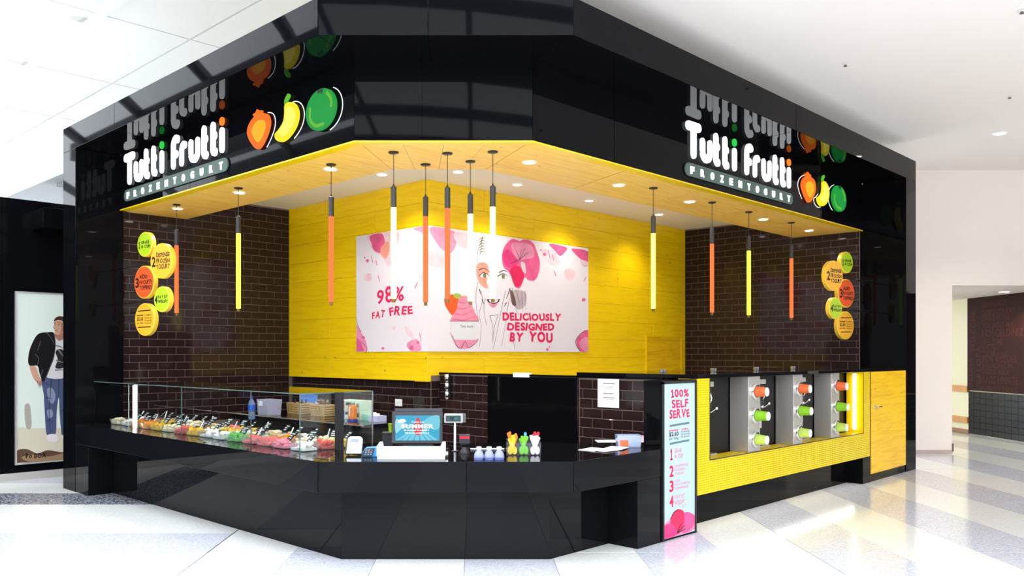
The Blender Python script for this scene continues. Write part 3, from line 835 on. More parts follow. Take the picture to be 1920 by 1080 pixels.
def step_sign(pl, x, y, st, normal, wall_axis, wall_at, side):
    num, ws, ck, r, nm = st
    d = ray(x, y); t = (pl[1] - 0) / d[pl[0]]; p = Vector((0, 0, 1)) + d * t
    F = rot_frame(p, normal)
    o = thing('step_sign', 'round %s sign reading %s, %s tiled wall' % ({'g': 'lime', 'y': 'amber', 'r': 'orange-red'}[ck], nm, side) if num else 'round amber price sign below the steps, %s tiled wall' % side, 'sign', p - Vector((0, 0, r)), 'round step signs')
    MB().lathe(F.pt(0, 0, -.034), F.n, [(r, 0), (r, .031), (r - .004, .034)], 48).build('drum', RIM, o, True)
    MB().cyl(F.pt(0, 0, 0), F.pt(0, 0, .002), r - .008, r - .008, 48).build('face', DISC[ck], o)
    mb = MB()
    if num:
        text(mb, F, num, -r * (.82 if num != '1' else .74), -r * (.48 if num != '1' else .56), -r * .3, r * .3, .003, bold=.03, jit=.6)
        k = len(ws)
        for i, wd in enumerate(ws):
            b = r * (.17 * k - .02) - i * r * .34 - r * .27
            text(mb, F, wd, -r * .42, -r * .42 + min(r * 1.22, r * .21 * len(wd) + .02), b, b + r * .26, .003, bold=.028, jit=1.0, gap=.06, seed=i)
    else:
        for b in (.52, -.48): mb.ribbon(F, [(-r * .62, b * r), (r * .62, b * r + r * .03)], r * .06, .003)
        scribble(mb, F, -r * .75, -r * .1, r * .22, r * .09, .003, 8)
        text(mb, F, '$2.60', -r * .72, -r * .12, -r * .06, r * .16, .003, bold=.03)
        text(mb, F, 'per 100g', -r * .72, -r * .12, -r * .26, -r * .14, .003, bold=.005)
        for i in range(4): text(mb, F, ('EXAMPLES', '115 grams $3', '190 grams $5', '270 grams $7')[i], r * .05, r * .72, r * (.22 - i * .16), r * (.32 - i * .16), .003, bold=.005)
    mb.build('lettering', INK, o)
    for fb_ in ((0.0,) if num in ('2', '4') else (.5, -.5)):
        a = F.pt(0, r * fb_, -.03); b = a.copy(); b[wall_axis] = wall_at; MB().cyl(a, b, .004, .004, 8).build('rod', BLACKM, o)
nL = (-math.cos(math.radians(11)), -math.sin(math.radians(11)), 0); nR = (-math.sin(math.radians(11)), -math.cos(math.radians(11)), 0)
for (x, y), st in zip(((271, 458), (302, 489), (270, 529), (303, 561), (271, 599)), STEPS):
    step_sign((0, 2.61 if st[0] in '24' and st[0] else 2.68), x, y, st, nL, 1, VT + .004, 'left')
for (x, y), st in zip(((1588, 492), (1564, 517), (1587, 550), (1567, 578), (1586, 610)), STEPS):
    step_sign((1, 2.775 if st[0] in '24' and st[0] else 2.845), x, y, st, nR, 0, UT + .004, 'right')

# ---------------------------------------------------------------- mural on the yellow corner
mu = thing('wall_mural', 'large white and pink printed mural wrapped round the yellow corner', 'mural', (UY - .012, VY - .012, 1.015))
ML = LF(UY - .008); MR = RF(VY - .008)
la = ML.px(668, 550)[0]; ra = MR.px(1103, 560)[0]
MW = mat('mural_white', C(240, 232, 240), .55)
MB().fbox(ML, la, -VY + .008, 1.015, 1.93, -.0075, 0).build('print_panel', MW, mu)
MB().fbox(MR, UY - .0004, ra, 1.015, 1.93, -.0075, 0).build('print_panel', MW, mu)
def ink(name, col): return mat(name, col, .6, var=.0 if name in ('ink_line', 'ink_cup') else .14)
P1 = ink('ink_pale_pink', C(250, 208, 218)); P2 = ink('ink_pink', C(244, 150, 184)); P3 = ink('ink_rose', C(238, 96, 150)); P4 = ink('ink_crimson', C(232, 26, 92))
P5 = ink('ink_coral', C(250, 160, 140)); P6 = ink('ink_orange', C(242, 92, 30)); P7 = ink('ink_line', C(66, 48, 52)); P8 = ink('ink_grey', C(206, 204, 212)); P9 = ink('ink_olive', C(134, 140, 96)); P10 = ink('ink_magenta', C(226, 56, 130))
def clipz(F, poly, a0, a1):
    return [(min(max(a, a0), a1), min(max(b, 1.017), 1.928)) for a, b in poly]
lim = {id(ML): (la + .002, -VY + .006), id(MR): (UY - .006, ra - .002)}
lay = [0]
def shp(F, m, pts, nm='print'):
    lay[0] += 1
    MB().ext(F, clipz(F, blob(F, pts), *lim[id(F)]), .0002 + lay[0] * .000018, .0002 + lay[0] * .000018).build(nm, m, mu)
def dots(F, m, L, nm='splash'):
    mb = MB(); lay[0] += 1
    for x, y, r in L: mb.ext(F, clipz(F, blob(F, [(x + r * math.cos(k) * (1 + .2 * math.sin(3 * k + x)), y + r * math.sin(k)) for k in (0, .9, 1.8, 2.7, 3.6, 4.5, 5.4)]), *lim[id(F)]), .0002 + lay[0] * .000018, .0002 + lay[0] * .000018)
    mb.build(nm, m, mu)
# left face
shp(ML, P1, [(690, 440), (745, 434), (742, 470), (730, 500), (715, 480), (700, 470)])
shp(ML, P3, [(694, 442), (716, 438), (722, 458), (716, 474), (702, 470), (697, 458)])
shp(ML, P5, [(714, 465), (728, 452), (730, 470), (724, 485), (716, 480)])
shp(ML, P2, [(775, 429), (802, 424), (802, 445), (790, 436)])
shp(ML, P2, [(668, 610), (674, 618), (686, 640), (688, 660), (668, 660)])
shp(ML, P3, [(668, 636), (676, 640), (682, 660), (668, 660)])
shp(ML, P1, [(760, 612), (772, 622), (776, 634), (764, 628)]); shp(ML, P2, [(765, 642), (782, 636), (790, 655), (776, 660), (764, 652)])
dots(ML, P3, ((689, 489, 3), (684, 483, 1.5), (718, 653, 2.5), (681, 633, 3), (772, 652, 4), (784, 642, 3)))
dots(ML, P1, ((738, 615, 4), (792, 520, 6), (690, 520, 8)))
mb = MB()
for L in (((697, 480), (699, 491)), ((705, 488), (707, 497)), ((709, 517), (712, 527)), ((783, 530), (778, 540)), ((787, 625), (790, 640))): line_px(mb, ML, L, .007, .00140)
mb.build('splash', P3, mu)
mb = MB(); line_px(mb, ML, ((668, 597), (672, 612), (677, 622)), .004, .00142); mb.build('line_work', P7, mu); mb = MB(); line_px(mb, ML, ((677, 640), (686, 650), (688, 660)), .003, .00142); mb.build('line_work', P7, mu)
mb = MB()
text_px(mb, ML, '98%', 707, 570, 758, 562, 29, .00152, bold=.02, jit=.9, seed=3)
text_px(mb, ML, 'FAT', 698, 598, 722, 594, 14, .00152, bold=.03, jit=.9); text_px(mb, ML, 'FREE', 730, 592, 774, 588, 16, .00152, bold=.03, jit=.9, seed=4)
mb.build('lettering', P4, mu)
# right face: flower, face, hands, cup
shp(MR, P2, [(806, 426), (852, 434), (856, 455), (846, 474), (832, 470), (818, 455)]); shp(MR, P1, [(852, 436), (886, 442), (884, 460), (868, 466), (856, 455)])
shp(MR, P1, [(806, 470), (850, 478), (840, 500), (806, 498)])
shp(MR, P3, [(941, 480), (946, 462), (960, 448), (975, 452), (985, 447), (1000, 456), (1006, 470), (1012, 490), (1010, 512), (1002, 526), (990, 525), (984, 520), (975, 540), (965, 536), (955, 512), (944, 500)], 'flower')
shp(MR, P2, [(958, 458), (975, 455), (996, 460), (1002, 480), (985, 486), (968, 484)], 'flower')
shp(MR, P10, [(942, 476), (952, 468), (966, 482), (972, 492), (958, 502), (946, 494)], 'flower')
shp(MR, P4, [(956, 506), (970, 498), (982, 512), (978, 532), (966, 538), (960, 520)], 'flower')
shp(MR, P1, [(976, 492), (984, 494), (986, 512), (980, 508)], 'flower')
mb = MB()
for L in (((974, 487), (980, 474), (984, 466)), ((974, 487), (984, 478), (990, 474)), ((974, 487), (976, 474), (978, 468)), ((974, 487), (958, 494)), ((974, 487), (968, 470))): line_px(mb, MR, L, .004, .00142)
mb.build('stamen', P7, mu)
shp(MR, P5, [(893, 500), (902, 492), (914, 496), (916, 512), (912, 528), (915, 540), (906, 538), (896, 525)], 'face_paint')
shp(MR, PAPER, [(900, 517), (907, 512), (917, 517), (908, 521)], 'eye'); shp(MR, PAPER, [(935, 518), (943, 514), (951, 519), (942, 523)], 'eye')
shp(MR, P9, [(906, 513), (911, 513), (911, 520), (906, 520)], 'iris'); shp(MR, P9, [(941, 515), (946, 515), (946, 522), (941, 522)], 'iris')
mb = MB()
for L in (((899, 517), (907, 511), (918, 518)), ((933, 518), (943, 513), (952, 518)), ((898, 506), (908, 503), (918, 510)), ((936, 511), (944, 507), (951, 510))): line_px(mb, MR, L, .008, .00146, .003)
for L in (((905, 445), (896, 470), (894, 495)), ((918, 446), (930, 470)), ((895, 530), (892, 560), (896, 600)), ((902, 545), (904, 565), (898, 590), (902, 610), (899, 650)), ((910, 560), (907, 580), (912, 610)), ((948, 545), (942, 570), (936, 600), (928, 640), (923, 655)),
          ((955, 560), (950, 585), (946, 615), (940, 650)), ((960, 540), (964, 570), (972, 590)), ((968, 545), (975, 575)), ((978, 545), (980, 585)), ((984, 545), (986, 580)), ((918, 592), (924, 615), (922, 640)), ((934, 590), (927, 612), (924, 640)), ((918, 592), (934, 590)), ((963, 640), (965, 656)), ((925, 535), (924, 548), (928, 552))): line_px(mb, MR, L, .004, .00144, .002)
for L in (((956, 541), (952, 553), (949, 560)), ((899, 543), (901, 552)), ((904, 562), (907, 570)), ((949, 568), (945, 575))): line_px(mb, MR, L, .01, .00146, .004)
mb.build('line_work', P7, mu)
mb = MB()
for i in range(6): line_px(mb, MR, ((903, 446 + i * 5), (897 + i * .3, 450 + i * 5)), .008, .00142, .003); line_px(mb, MR, ((903, 446 + i * 5), (909, 447 + i * 5)), .008, .00142, .003)
line_px(mb, MR, ((905, 443), (902, 460), (900, 478)), .006, .00142, .003); mb.build('hair_leaf', P9, mu)
shp(MR, ink('ink_taupe', C(196, 180, 186)), [(962, 545), (985, 548), (986, 570), (976, 580), (966, 575)], 'hair')
shp(MR, ink('ink_cocoa', C(120, 86, 88)), [(956, 545), (962, 548), (968, 572), (960, 570)], 'hair')
shp(MR, P7, [(913, 561), (926, 563), (937, 561), (932, 570), (925, 574), (918, 571)], 'mouth'); shp(MR, P2, [(916, 567), (926, 570), (934, 567), (930, 574), (925, 577), (919, 574)], 'lips'); shp(MR, PAPER, [(917, 562), (926, 564), (934, 562), (930, 567), (920, 567)], 'teeth')
shp(MR, P6, [(834, 558), (848, 552), (860, 560), (858, 578), (850, 592), (840, 582), (834, 570)], 'strawberry'); shp(MR, ink('ink_lime', C(170, 200, 80)), [(850, 552), (858, 550), (866, 555), (860, 560), (853, 558)], 'strawberry_leaf')
shp(MR, ink('ink_swirl', C(244, 148, 172)), [(846, 604), (848, 592), (856, 580), (858, 568), (864, 556), (876, 556), (884, 570), (890, 585), (898, 602), (880, 606)], 'yogurt_swirl')
mb = MB()
for L in (((849, 598), (870, 600), (892, 592)), ((853, 588), (870, 590), (890, 581)), ((857, 577), (870, 579), (886, 571)), ((861, 567), (872, 568), (882, 562))): line_px(mb, MR, L, .007, .00148, .003)
mb.build('swirl_line', P3, mu)
shp(MR, P2, [(843, 622), (850, 638), (856, 650), (866, 654), (880, 652), (896, 640), (892, 634), (856, 636)], 'petal_drip')
lay[0] += 1
MB().ext(MR, [MR.px(*q) for q in ((843, 603), (896, 603), (894, 637), (850, 637))], .00148, .00148).build('paper_cup', ink('ink_cup', C(232, 232, 236)), mu)
mb = MB(); line_px(mb, MR, ((848, 630), (856, 648), (864, 653), (872, 640), (878, 652), (890, 645)), .004, .0015); line_px(mb, MR, ((843, 602), (897, 602)), .004, .0015); mb.build('line_work', P7, mu)
mb = MB(); text_px(mb, MR, 'Tutti frutti', 863, 614, 887, 614, 5, .00156, bold=0.01); mb.build('lettering', P7, mu)
mb = MB()
for i, (s, x0, y0, x1, y1, hp) in enumerate((('DELICIOUSLY', 942, 600, 1052, 601, 14), ('DESIGNED', 951, 619, 1039, 619, 14.5), ('BY', 956, 640, 981, 639, 16.5), ('YOU', 991, 639, 1036, 642, 18))):
    text_px(mb, MR, s, x0, y0, x1, y1, hp, .00156, bold=.05, jit=.7, gap=.07, seed=i + 2)
mb.build('lettering', P4, mu)
shp(MR, P3, [(1030, 457), (1062, 464), (1058, 474), (1050, 480), (1040, 470)]); shp(MR, P3, [(1072, 466), (1103, 472), (1103, 492), (1092, 488), (1080, 478)]); shp(MR, P1, [(1092, 488), (1103, 492), (1103, 500), (1096, 498)])
shp(MR, P1, [(1016, 470), (1035, 468), (1050, 490), (1040, 498), (1024, 488)]); shp(MR, P1, [(1058, 508), (1070, 504), (1079, 512), (1074, 524), (1062, 524)])
shp(MR, P3, [(1080, 640), (1090, 626), (1103, 620), (1103, 660), (1088, 658)], 'petal'); shp(MR, P2, [(1086, 642), (1096, 632), (1103, 636), (1103, 658), (1092, 655)], 'petal')
dots(MR, P3, ((1021, 477, 3), (1014, 469, 1.5), (1094, 562, 3.5), (1026, 655, 2.5), (1030, 650, 1.5)))
mb = MB()
for L in (((1028, 470), (1031, 483)), ((1036, 478), (1038, 488)), ((1039, 508), (1042, 517)), ((1098, 520), (1095, 527))): line_px(mb, MR, L, .008, .00142)
mb.build('splash', P3, mu)
mb = MB(); line_px(mb, MR, ((1097, 620), (1086, 628), (1079, 640), (1082, 650), (1088, 658)), .006, .00146); mb.build('line_work', P7, mu); mb = MB(); line_px(mb, MR, ((1088, 488), (1094, 498), (1101, 498)), .003, .00146); mb.build('line_work', P7, mu)
# ---------------------------------------------------------------- service counter
def on(x, y, z):
    d = ray(x, y); t = (z - 1) / d.z; p = Vector((0, 0, 1)) + d * t
    return p
ctr = thing('service_counter', 'long black stone service counter wrapping the shop corner', 'counter', (2.6, 3.4, 0))
wo = path(U0, V0, YC, 6.333, 3.848); wi = path(U0 + .66, V0 + .5, 4.78, 6.333, 3.848)
for k in range(3):
    ts = (0, 1) if k != 1 else (0, .58, 1)
    for t0, t1 in zip(ts, ts[1:]):
        g = .0007
        MB().prism([lerp(wo[k], wo[k + 1], t0 + g), lerp(wo[k], wo[k + 1], t1 - g), lerp(wi[k], wi[k + 1], t1 - g), lerp(wi[k], wi[k + 1], t0 + g)], ZWB, ZW).build('worktop', GRANITE, ctr, bevel=.0015)
b0 = path(2.44, 2.635, 4.095, 6.333, 3.848); b1_ = path(2.54, 2.735, 4.22, 6.333, 3.848)
for k in range(3):
    ts = (0, .35, 1) if k == 0 else ((0, .6, 1) if k == 1 else (0, 1))
    for t0, t1 in zip(ts, ts[1:]):
        g = .0002
        MB().prism([lerp(b0[k], b0[k + 1], t0 + g), lerp(b0[k], b0[k + 1], t1 - g), lerp(b1_[k], b1_[k + 1], t1 - g), lerp(b1_[k], b1_[k + 1], t0 + g)], 0, ZWB - .001).build('base_panel', GRANITE, ctr)
MB().box(U0 + .002, 2.439, 6.098, 6.333, 0, ZWB - .001).build('support_leg', GRANITE, ctr, bevel=.0015)
MB().box(3.635, 3.848, V0 + .002, 2.634, 0, ZWB - .001).build('support_leg', GRANITE, ctr, bevel=.0015)

# ---------------------------------------------------------------- glass display case
GU, GE, ZG = 2.39, 3.64, .795
dc = thing('display_case', 'long frameless glass display case on the counter', 'display case', (2.6, 4.9, ZW))
cuts = [6.32, 5.72, 4.938, 4.117, GE]
for a, b in zip(cuts, cuts[1:]):
    MB().box(GU, GU + .004, b + .001, a - .001, ZW, ZG - .003).build('front_pane', GLASS, dc)
    MB().box(GU - .0004, GU + .0044, b - .0007, b + .0007, ZW, ZG - .003).build('pane_edge', GEDGE, dc)
    MB().box(GU, 2.86, b + .001, a - .001, ZG - .003, ZG + .003).build('top_pane', GLASS, dc)
MB().box(GU - .001, GU + .0008, GE, 6.32, ZG - .0022, ZG + .0022).build('top_edge', GEDGE, dc)
MB().box(GU + .005, 2.858, GE, GE + .004, ZW, ZG - .003).build('end_pane', GLASS, dc)
MB().box(GU, 2.86, GE - .001, GE + .0006, ZG - .003, ZG + .003).build('top_edge', GEDGE, dc)
MB().box(2.854, 2.86, GE - .001, GE + .004, ZW, ZG - .003).build('corner_edge', mat('bright_steel', C(200, 200, 200), .25, .9), dc)
MB().box(2.605, 2.642, GE - .03, GE - .002, ZW, ZG + .002).build('post', BLACKM, dc)
MB().box(2.83, 2.838, GE + .05, 6.3, .60, .606).build('back_rail', mat('bright_steel', C(200, 200, 200), .25, .9), dc)
LEDW = glow('led_white', (1, .97, .9, 1), 16)
st = thing('led_strip', 'bright vertical white light strip at the left end of the display', 'light strip', (GU + .03, 5.66, ZW))
MB().box(GU + .012, GU + .022, 5.645, 5.675, ZW + .004, ZG - .012).build('diffuser', LEDW, st)
MB().box(GU + .022, GU + .03, 5.64, 5.68, ZW, ZG - .006).build('channel', WPLAST, st)

# topping tubs
TUBW = clear('tub_plastic', (.93, .95, .98, 1), 1.4, .08, .10)
CARD = mat('label_card', C(20, 28, 32), .4, spec=.2); CARDW = mat('label_print', C(210, 220, 224), .5)
cols = [('brown biscuit crumbs', C(120, 76, 40)), ('white marshmallows', C(240, 232, 224)), ('pink jelly lollies', C(240, 130, 150)), ('orange fruit pieces', C(246, 150, 20)), ('chopped nuts', C(200, 160, 100)),
        ('red berries', C(222, 84, 70)), ('yellow mango cubes', C(246, 196, 50)), ('green jelly cubes', C(110, 190, 90)), ('dark chocolate pieces', C(58, 34, 26)), ('cream flakes', C(238, 222, 184)), ('watermelon pink cubes', C(240, 124, 122)), ('mixed bright sweets', C(230, 190, 60))]
seqs = [(9, 1, 3, 3, 6, 9, 5, 6, 1, 1, 7, 10, 10, 2, 1), (1, 2, 4, 6, 8, 9, 0, 9, 6, 1, 9, 4, 3, 9, 5), (8, 0, 4, 1, 9, 4, 9, 10, 6, 8, 9, 4, 1, 9, 11)]
ordn = ('first', 'second', 'third', 'fourth', 'fifth', 'sixth', 'seventh', 'eighth', 'ninth', 'tenth', 'eleventh', 'twelfth', 'thirteenth', 'fourteenth', 'fifteenth')
rowu = (2.475, 2.6, 2.725); rown = ('front', 'middle', 'back')
TL, TWd = .138, .105
def tub_shell():
    mb = MB(); a, b, c, d = TWd / 2, TL / 2, TWd / 2 - .008, TL / 2 - .008
    v = [(-c, -d, 0), (c, -d, 0), (c, d, 0), (-c, d, 0), (-a, -b, .038), (a, -b, .038), (a, b, .038), (-a, b, .038), (-a + .006, -b + .006, .038), (a - .006, -b + .006, .038), (a - .006, b - .006, .038), (-a + .006, b - .006, .038)]
    f = [(0, 3, 2, 1)] + [(i, (i + 1) % 4, 4 + (i + 1) % 4, 4 + i) for i in range(4)] + [(4 + i, 4 + (i + 1) % 4, 8 + (i + 1) % 4, 8 + i) for i in range(4)]
    mb.add(v, f); me = bpy.data.meshes.new('tub'); me.from_pydata([(q * S)[:] for q in mb.v], [], mb.f); me.materials.append(TUBW); return me
shell = tub_shell()
tops = {}
def topping(ci, var):
    if (ci, var) in tops: return tops[(ci, var)]
    r = random.Random(ci * 7 + var); mb = MB()
    for k in range(34):
        x, y = r.uniform(-.038, .038), r.uniform(-.054, .054); z = .014 + r.uniform(0, .03) * (1 - (abs(x) / .05) ** 2)
        s = r.uniform(.009, .014)
        if ci in (6, 7, 10, 3): 
            Fq = rot_frame(Vector((x, y, z)), (math.cos(r.uniform(0, 6)), math.sin(r.uniform(0, 6)), 0)); mb.fbox(Fq, -s * .8, s * .8, -s * .7, s * .7, -s * .8, s * .8)
        else: mb.ball((x, y, z), s, 6, 4, (1, r.uniform(.7, 1.3), r.uniform(.6, 1)))
    mb.box(-.042, .042, -.058, .058, .004, .016)
    me = bpy.data.meshes.new('topping'); me.from_pydata([(q * S)[:] for q in mb.v], [], mb.f)
    me.materials.append(mat('topping_%d' % ci, cols[ci][1], .4, var=.25)); tops[(ci, var)] = me
    return me
mbc = MB(); Fc = Frame((0, 0, 0), (0, -1, 0), Vector((-1, 0, 1.1)).normalized(), Vector((1.1, 0, 1)).normalized())
mbc.fbox(Fc, -.026, .026, 0, .062, 0, .002)
card_me = bpy.data.meshes.new('price_card'); card_me.from_pydata([(q * S)[:] for q in mbc.v], [], mbc.f); card_me.materials.append(CARD)
mbp = MB()
for i, (a, b) in enumerate(((-.018, .018), (-.018, .006), (-.012, .016))): mbp.fbox(Fc, a, b, .046 - i * .015, .052 - i * .015, .002, .0024)
print_me = bpy.data.meshes.new('card_print'); print_me.from_pydata([(q * S)[:] for q in mbp.v], [], mbp.f); print_me.materials.append(CARDW)
mbs = MB().tube([(.004, -.012, .012), (-.004, -.022, .03), (-.02, -.04, .075)], .004, 6).ball((0, -.008, .012), .012, 8, 4, (1, 1, .5))
scoop_me = bpy.data.meshes.new('scoop'); scoop_me.from_pydata([(q * S)[:] for q in mbs.v], [], mbs.f); scoop_me.materials.append(mat('clear_scoop', C(225, 225, 225), .15))
def link(name, me, parent, loc=(0, 0, 0), rz=0.0):
    o = bpy.data.objects.new(name, me); COL.objects.link(o); o.parent = parent; o.location = Vector(loc) * S; o.rotation_euler = (0, 0, rz)
    return o
for r in range(3):
    for i in range(15):
        v = 6.06 - i * .166 + rnd.uniform(-.006, .006); u = rowu[r] + rnd.uniform(-.004, .004)
        if v - TL / 2 < GE + .01: continue
        if r == 0 and abs(v - 5.66) < .1: pass
        ci = seqs[r][i]
        t = thing('topping_tub', 'clear tub of %s, %s in the %s display row from the left' % (cols[ci][0], ordn[i], rown[r]), 'tub', (u, v, ZW + .0005), 'topping tubs in the display case')
        sh = link('tub', shell, t)
        tp = link('topping', topping(ci, i % 2), t, (0, 0, 0), math.pi * (i % 2)); tp['kind'] = 'stuff'
        if r == 2 or (i + r) % 3 != 0:
            cd = link('price_card', card_me, t, (.03, rnd.uniform(-.03, .03), .034), rnd.uniform(-.35, .35)); link('card_print', print_me, cd)
        if (i * 3 + r) % 4 == 1: link('scoop', scoop_me, t, (0, 0, .012), rnd.uniform(0, 3))

# ---------------------------------------------------------------- back bench and what stands on it
ZBN = .51
bn = thing('back_bench', 'black back bench along the tiled dado', 'bench', (3.8, 5.5, 0))
MB().box(3.52, UY + .028, 4.62, 6.37, ZBN - .025, ZBN).build('bench_top', GRANITE, bn, bevel=.0015)
MB().box(3.6, UY + .028, 4.64, 6.37, 0, ZBN - .026).build('bench_body', BLACKM, bn)
def mpx(x, y, z): return on(x, y, z)
# water bottle
p = on(472, 786, ZBN)
bo = thing('water_bottle', 'blue-capped clear plastic water bottle on the back bench', 'bottle', p)
MB().lathe(p, (0, 0, 1), [(.024, 0), (.026, .006), (.026, .05), (.0235, .056), (.026, .062), (.026, .12), (.012, .148), (.011, .152)], 18).build('body', clear('bottle_blue', (.45, .6, .95, 1), 1.35, .05, .3), bo, True)
MB().lathe(p, (0, 0, 1), [(.0265, .066), (.0265, .108)], 18).build('label_band', mat('label_blue', C(40, 90, 210), .4), bo)
MB().lathe(p, (0, 0, 1), [(.013, .152), (.013, .172), (.011, .174)], 14).build('cap', mat('cap_blue', C(20, 40, 140), .4), bo)
# clear storage tub
def taper_box(mb, p, F0, w, d, h, k=.88):
    F = F0
    v = [F.pt(a * kk, b * kk, 0) for kk in () for a, b in ()]
    lo = [(-w / 2 * k, -d / 2 * k), (w / 2 * k, -d / 2 * k), (w / 2 * k, d / 2 * k), (-w / 2 * k, d / 2 * k)]
    hi = [(-w / 2, -d / 2), (w / 2, -d / 2), (w / 2, d / 2), (-w / 2, d / 2)]
    vv = [p + F.ex * a - F.n * b for a, b in lo] + [p + F.ex * a - F.n * b + Vector((0, 0, h)) for a, b in hi]
    inn = [p + F.ex * a * .95 - F.n * b * .95 + Vector((0, 0, h)) for a, b in hi] + [p + F.ex * a * .95 - F.n * b * .95 + Vector((0, 0, .006)) for a, b in lo]
    mb.add(vv, [(3, 2, 1, 0)] + [(i, (i + 1) % 4, 4 + (i + 1) % 4, 4 + i) for i in range(4)])
    k0 = len(mb.v)
    mb.add(vv[4:] + inn, [(i, (i + 1) % 4, 4 + (i + 1) % 4, 4 + i) for i in range(4)] + [(4 + i, 4 + (i + 1) % 4, 8 + (i + 1) % 4, 8 + i) for i in range(4)] + [(8, 9, 10, 11)])
    return mb
FLn = LF(0)
p = on(505, 778, ZBN)
o = thing('storage_tub', 'frosted lilac plastic storage tub on the back bench', 'tub', p)
taper_box(MB(), p, FLn, .17, .13, .125).build('body', clear('tub_lilac', (.72, .72, .9, 1), 1.35, .2, .55), o)
MB().fbox(LF(p.x - .066, p.y, p.z), -.05, .01, .075, .112, 0, .003).build('paper_label', PAPER, o)
p = on(548, 776, ZBN)
o = thing('blue_tray', 'blue plastic tray leaning against the tiles behind the baskets', 'tray', p + Vector((.13, 0, 0)))
Fq = Frame(p + Vector((.13, 0, .004)), (0, -1, 0), (-.98, 0, .2), (.2, 0, .98))
MB().fbox(Fq, -.09, .13, 0, .15, 0, .012).fbox(Fq, -.09, .13, .14, .15, .012, .022).fbox(Fq, -.09, -.08, 0, .15, .012, .022).build('tray', mat('tray_blue', C(70, 140, 235), .35), o)
WICK = mat('wicker', C(196, 164, 104), .7, var=.15)
def basket(x, y, w, label):
    p = on(x, y, ZBN); o = thing('wicker_basket', label, 'basket', p, 'wicker baskets on the back bench')
    h = .085; d = .12
    taper_box(MB(), p, FLn, w, d, h, .92).build('body', WICK, o)
    mb = MB()
    for j in range(5):
        z = .008 + j * .018; k = .92 + .08 * z / h
        mb.tube([p + Vector((-d / 2 * k - .002, w / 2 * k, z)), p + Vector((-d / 2 * k - .002, -w / 2 * k, z))], .0045, 5).tube([p + Vector((-d / 2 * k, -w / 2 * k - .002, z)), p + Vector((d / 2 * k, -w / 2 * k - .002, z))], .0045, 5)
    for j in range(9):
        t = -.5 + j / 8; mb.tube([p + Vector((-d / 2 * .92 - .003, w * t * .92, 0)), p + Vector((-d / 2 - .004, w * t, h))], .0035, 5)
    mb.build('weave', WICK, o, kind='stuff')
    MB().tube([p + Vector((-d / 2, w / 2, h)), p + Vector((-d / 2, -w / 2, h)), p + Vector((d / 2, -w / 2, h)), p + Vector((d / 2, w / 2, h)), p + Vector((-d / 2, w / 2, h))], .006, 6).build('rim', WICK, o)
    return p, h
pb1, hb = basket(563, 776, .2, 'low wicker basket holding black utensil handles, left one')
pb2, _ = basket(607, 780, .185, 'low wicker basket holding bagged steel utensils, right one')
for i in range(6):
    q = pb1 + Vector((rnd.uniform(-.03, .03), -.07 + i * .028, .02))
    tag(MB().tube([q, q + Vector((rnd.uniform(-.02, .02), rnd.uniform(-.02, .02), .1))], .007, 6).build('utensil_handle', BLACKM), 'black utensil handle sticking out of the left wicker basket', 'utensil', 'utensils in the left basket')
for i in range(5):
    q = pb2 + Vector((rnd.uniform(-.03, .03), -.066 + i * .033, .03))
    tag(MB().tube([q, q + Vector((rnd.uniform(-.02, .02), rnd.uniform(-.02, .02), .065))], .004, 6).ball(q + Vector((0, 0, .085)), .018, 8, 5, (1, 1, .8)).build('steel_scoop', CHROME), 'steel scoop in the right wicker basket', 'scoop', 'scoops in the right basket')
p = pb2 + Vector((.0, .125, .0555))
tag(MB().fbox(Frame(p, (0, -1, 0), (-.6, .3, .74), (.5, 0, .8)), -.02, .035, 0, .08, 0, .006).build('plastic_scraper', clear('lid_plastic', (.9, .92, .95, 1), 1.4, .1, .35)), 'clear plastic scraper leaning out of the right wicker basket', 'scraper')
# boxes
def carton(x, y, w, d, h, z, m, label, name='carton', band=None, word=None, group=None):
    p = on(x, y, ZBN); p.z = z
    o = thing(name, label, 'box', p, group)
    MB().box(p.x - d / 2, p.x + d / 2, p.y - w / 2, p.y + w / 2, z, z + h).build('box', m, o, bevel=.001)
    Fq = LF(p.x - d / 2, p.y, z)
    if band: MB().fbox(Fq, -w / 2, -w / 2 + w * .3, .004, h - .004, 0, .001).build('printed_end', band, o)
    if word:
        mb = MB(); scribble(mb, Fq, -w * .16, w * .3, h * .45, h * .4, .0015, 9, len(label)); scribble(mb, Fq, w * .34, w * .47, h * .3, h * .5, .0015, 4, 3); mb.build('lettering', mat('print_green', C(20, 70, 50), .5), o, kind='stuff')
    return p
NAVY = mat('print_navy', C(40, 60, 150), .4)
CARTW = mat('carton_mint', C(214, 236, 222), .5)
pq = carton(666, 785, .27, .12, .07, ZBN, CARTW, 'printed pale green carton, lower of two on the bench', band=NAVY, word='FreshBoxes', group='pale green cartons')
carton(666, 785, .27, .12, .07, ZBN + .0705, CARTW, 'printed pale green carton stacked on top of another', band=mat('print_red', C(190, 60, 90), .4), word='FreshBoxes', group='pale green cartons')
carton(694, 788, .07, .08, .045, ZBN, mat('carton_aqua', C(150, 220, 200), .5), 'aqua glove box beside the green cartons')
pt = carton(708, 790, .095, .09, .042, ZBN, mat('carton_lilac', C(196, 196, 232), .5), 'lilac tissue box at the right end of the bench items')
tag(MB().ext(Frame(pt + Vector((0, .02, .042)), (0, -1, 0), (-1, 0, 0)), [(-.03, 0), (-.04, .012), (-.015, .022), (.008, .012), (.03, .016), (.035, 0)], -.01, .01).build('tissue', PAPER), 'white tissue sticking out of the lilac box', 'tissue')
p = on(661, 789, ZBN)
o = thing('squeeze_pack', 'orange dispenser pack in front of the green cartons', 'pack', p)
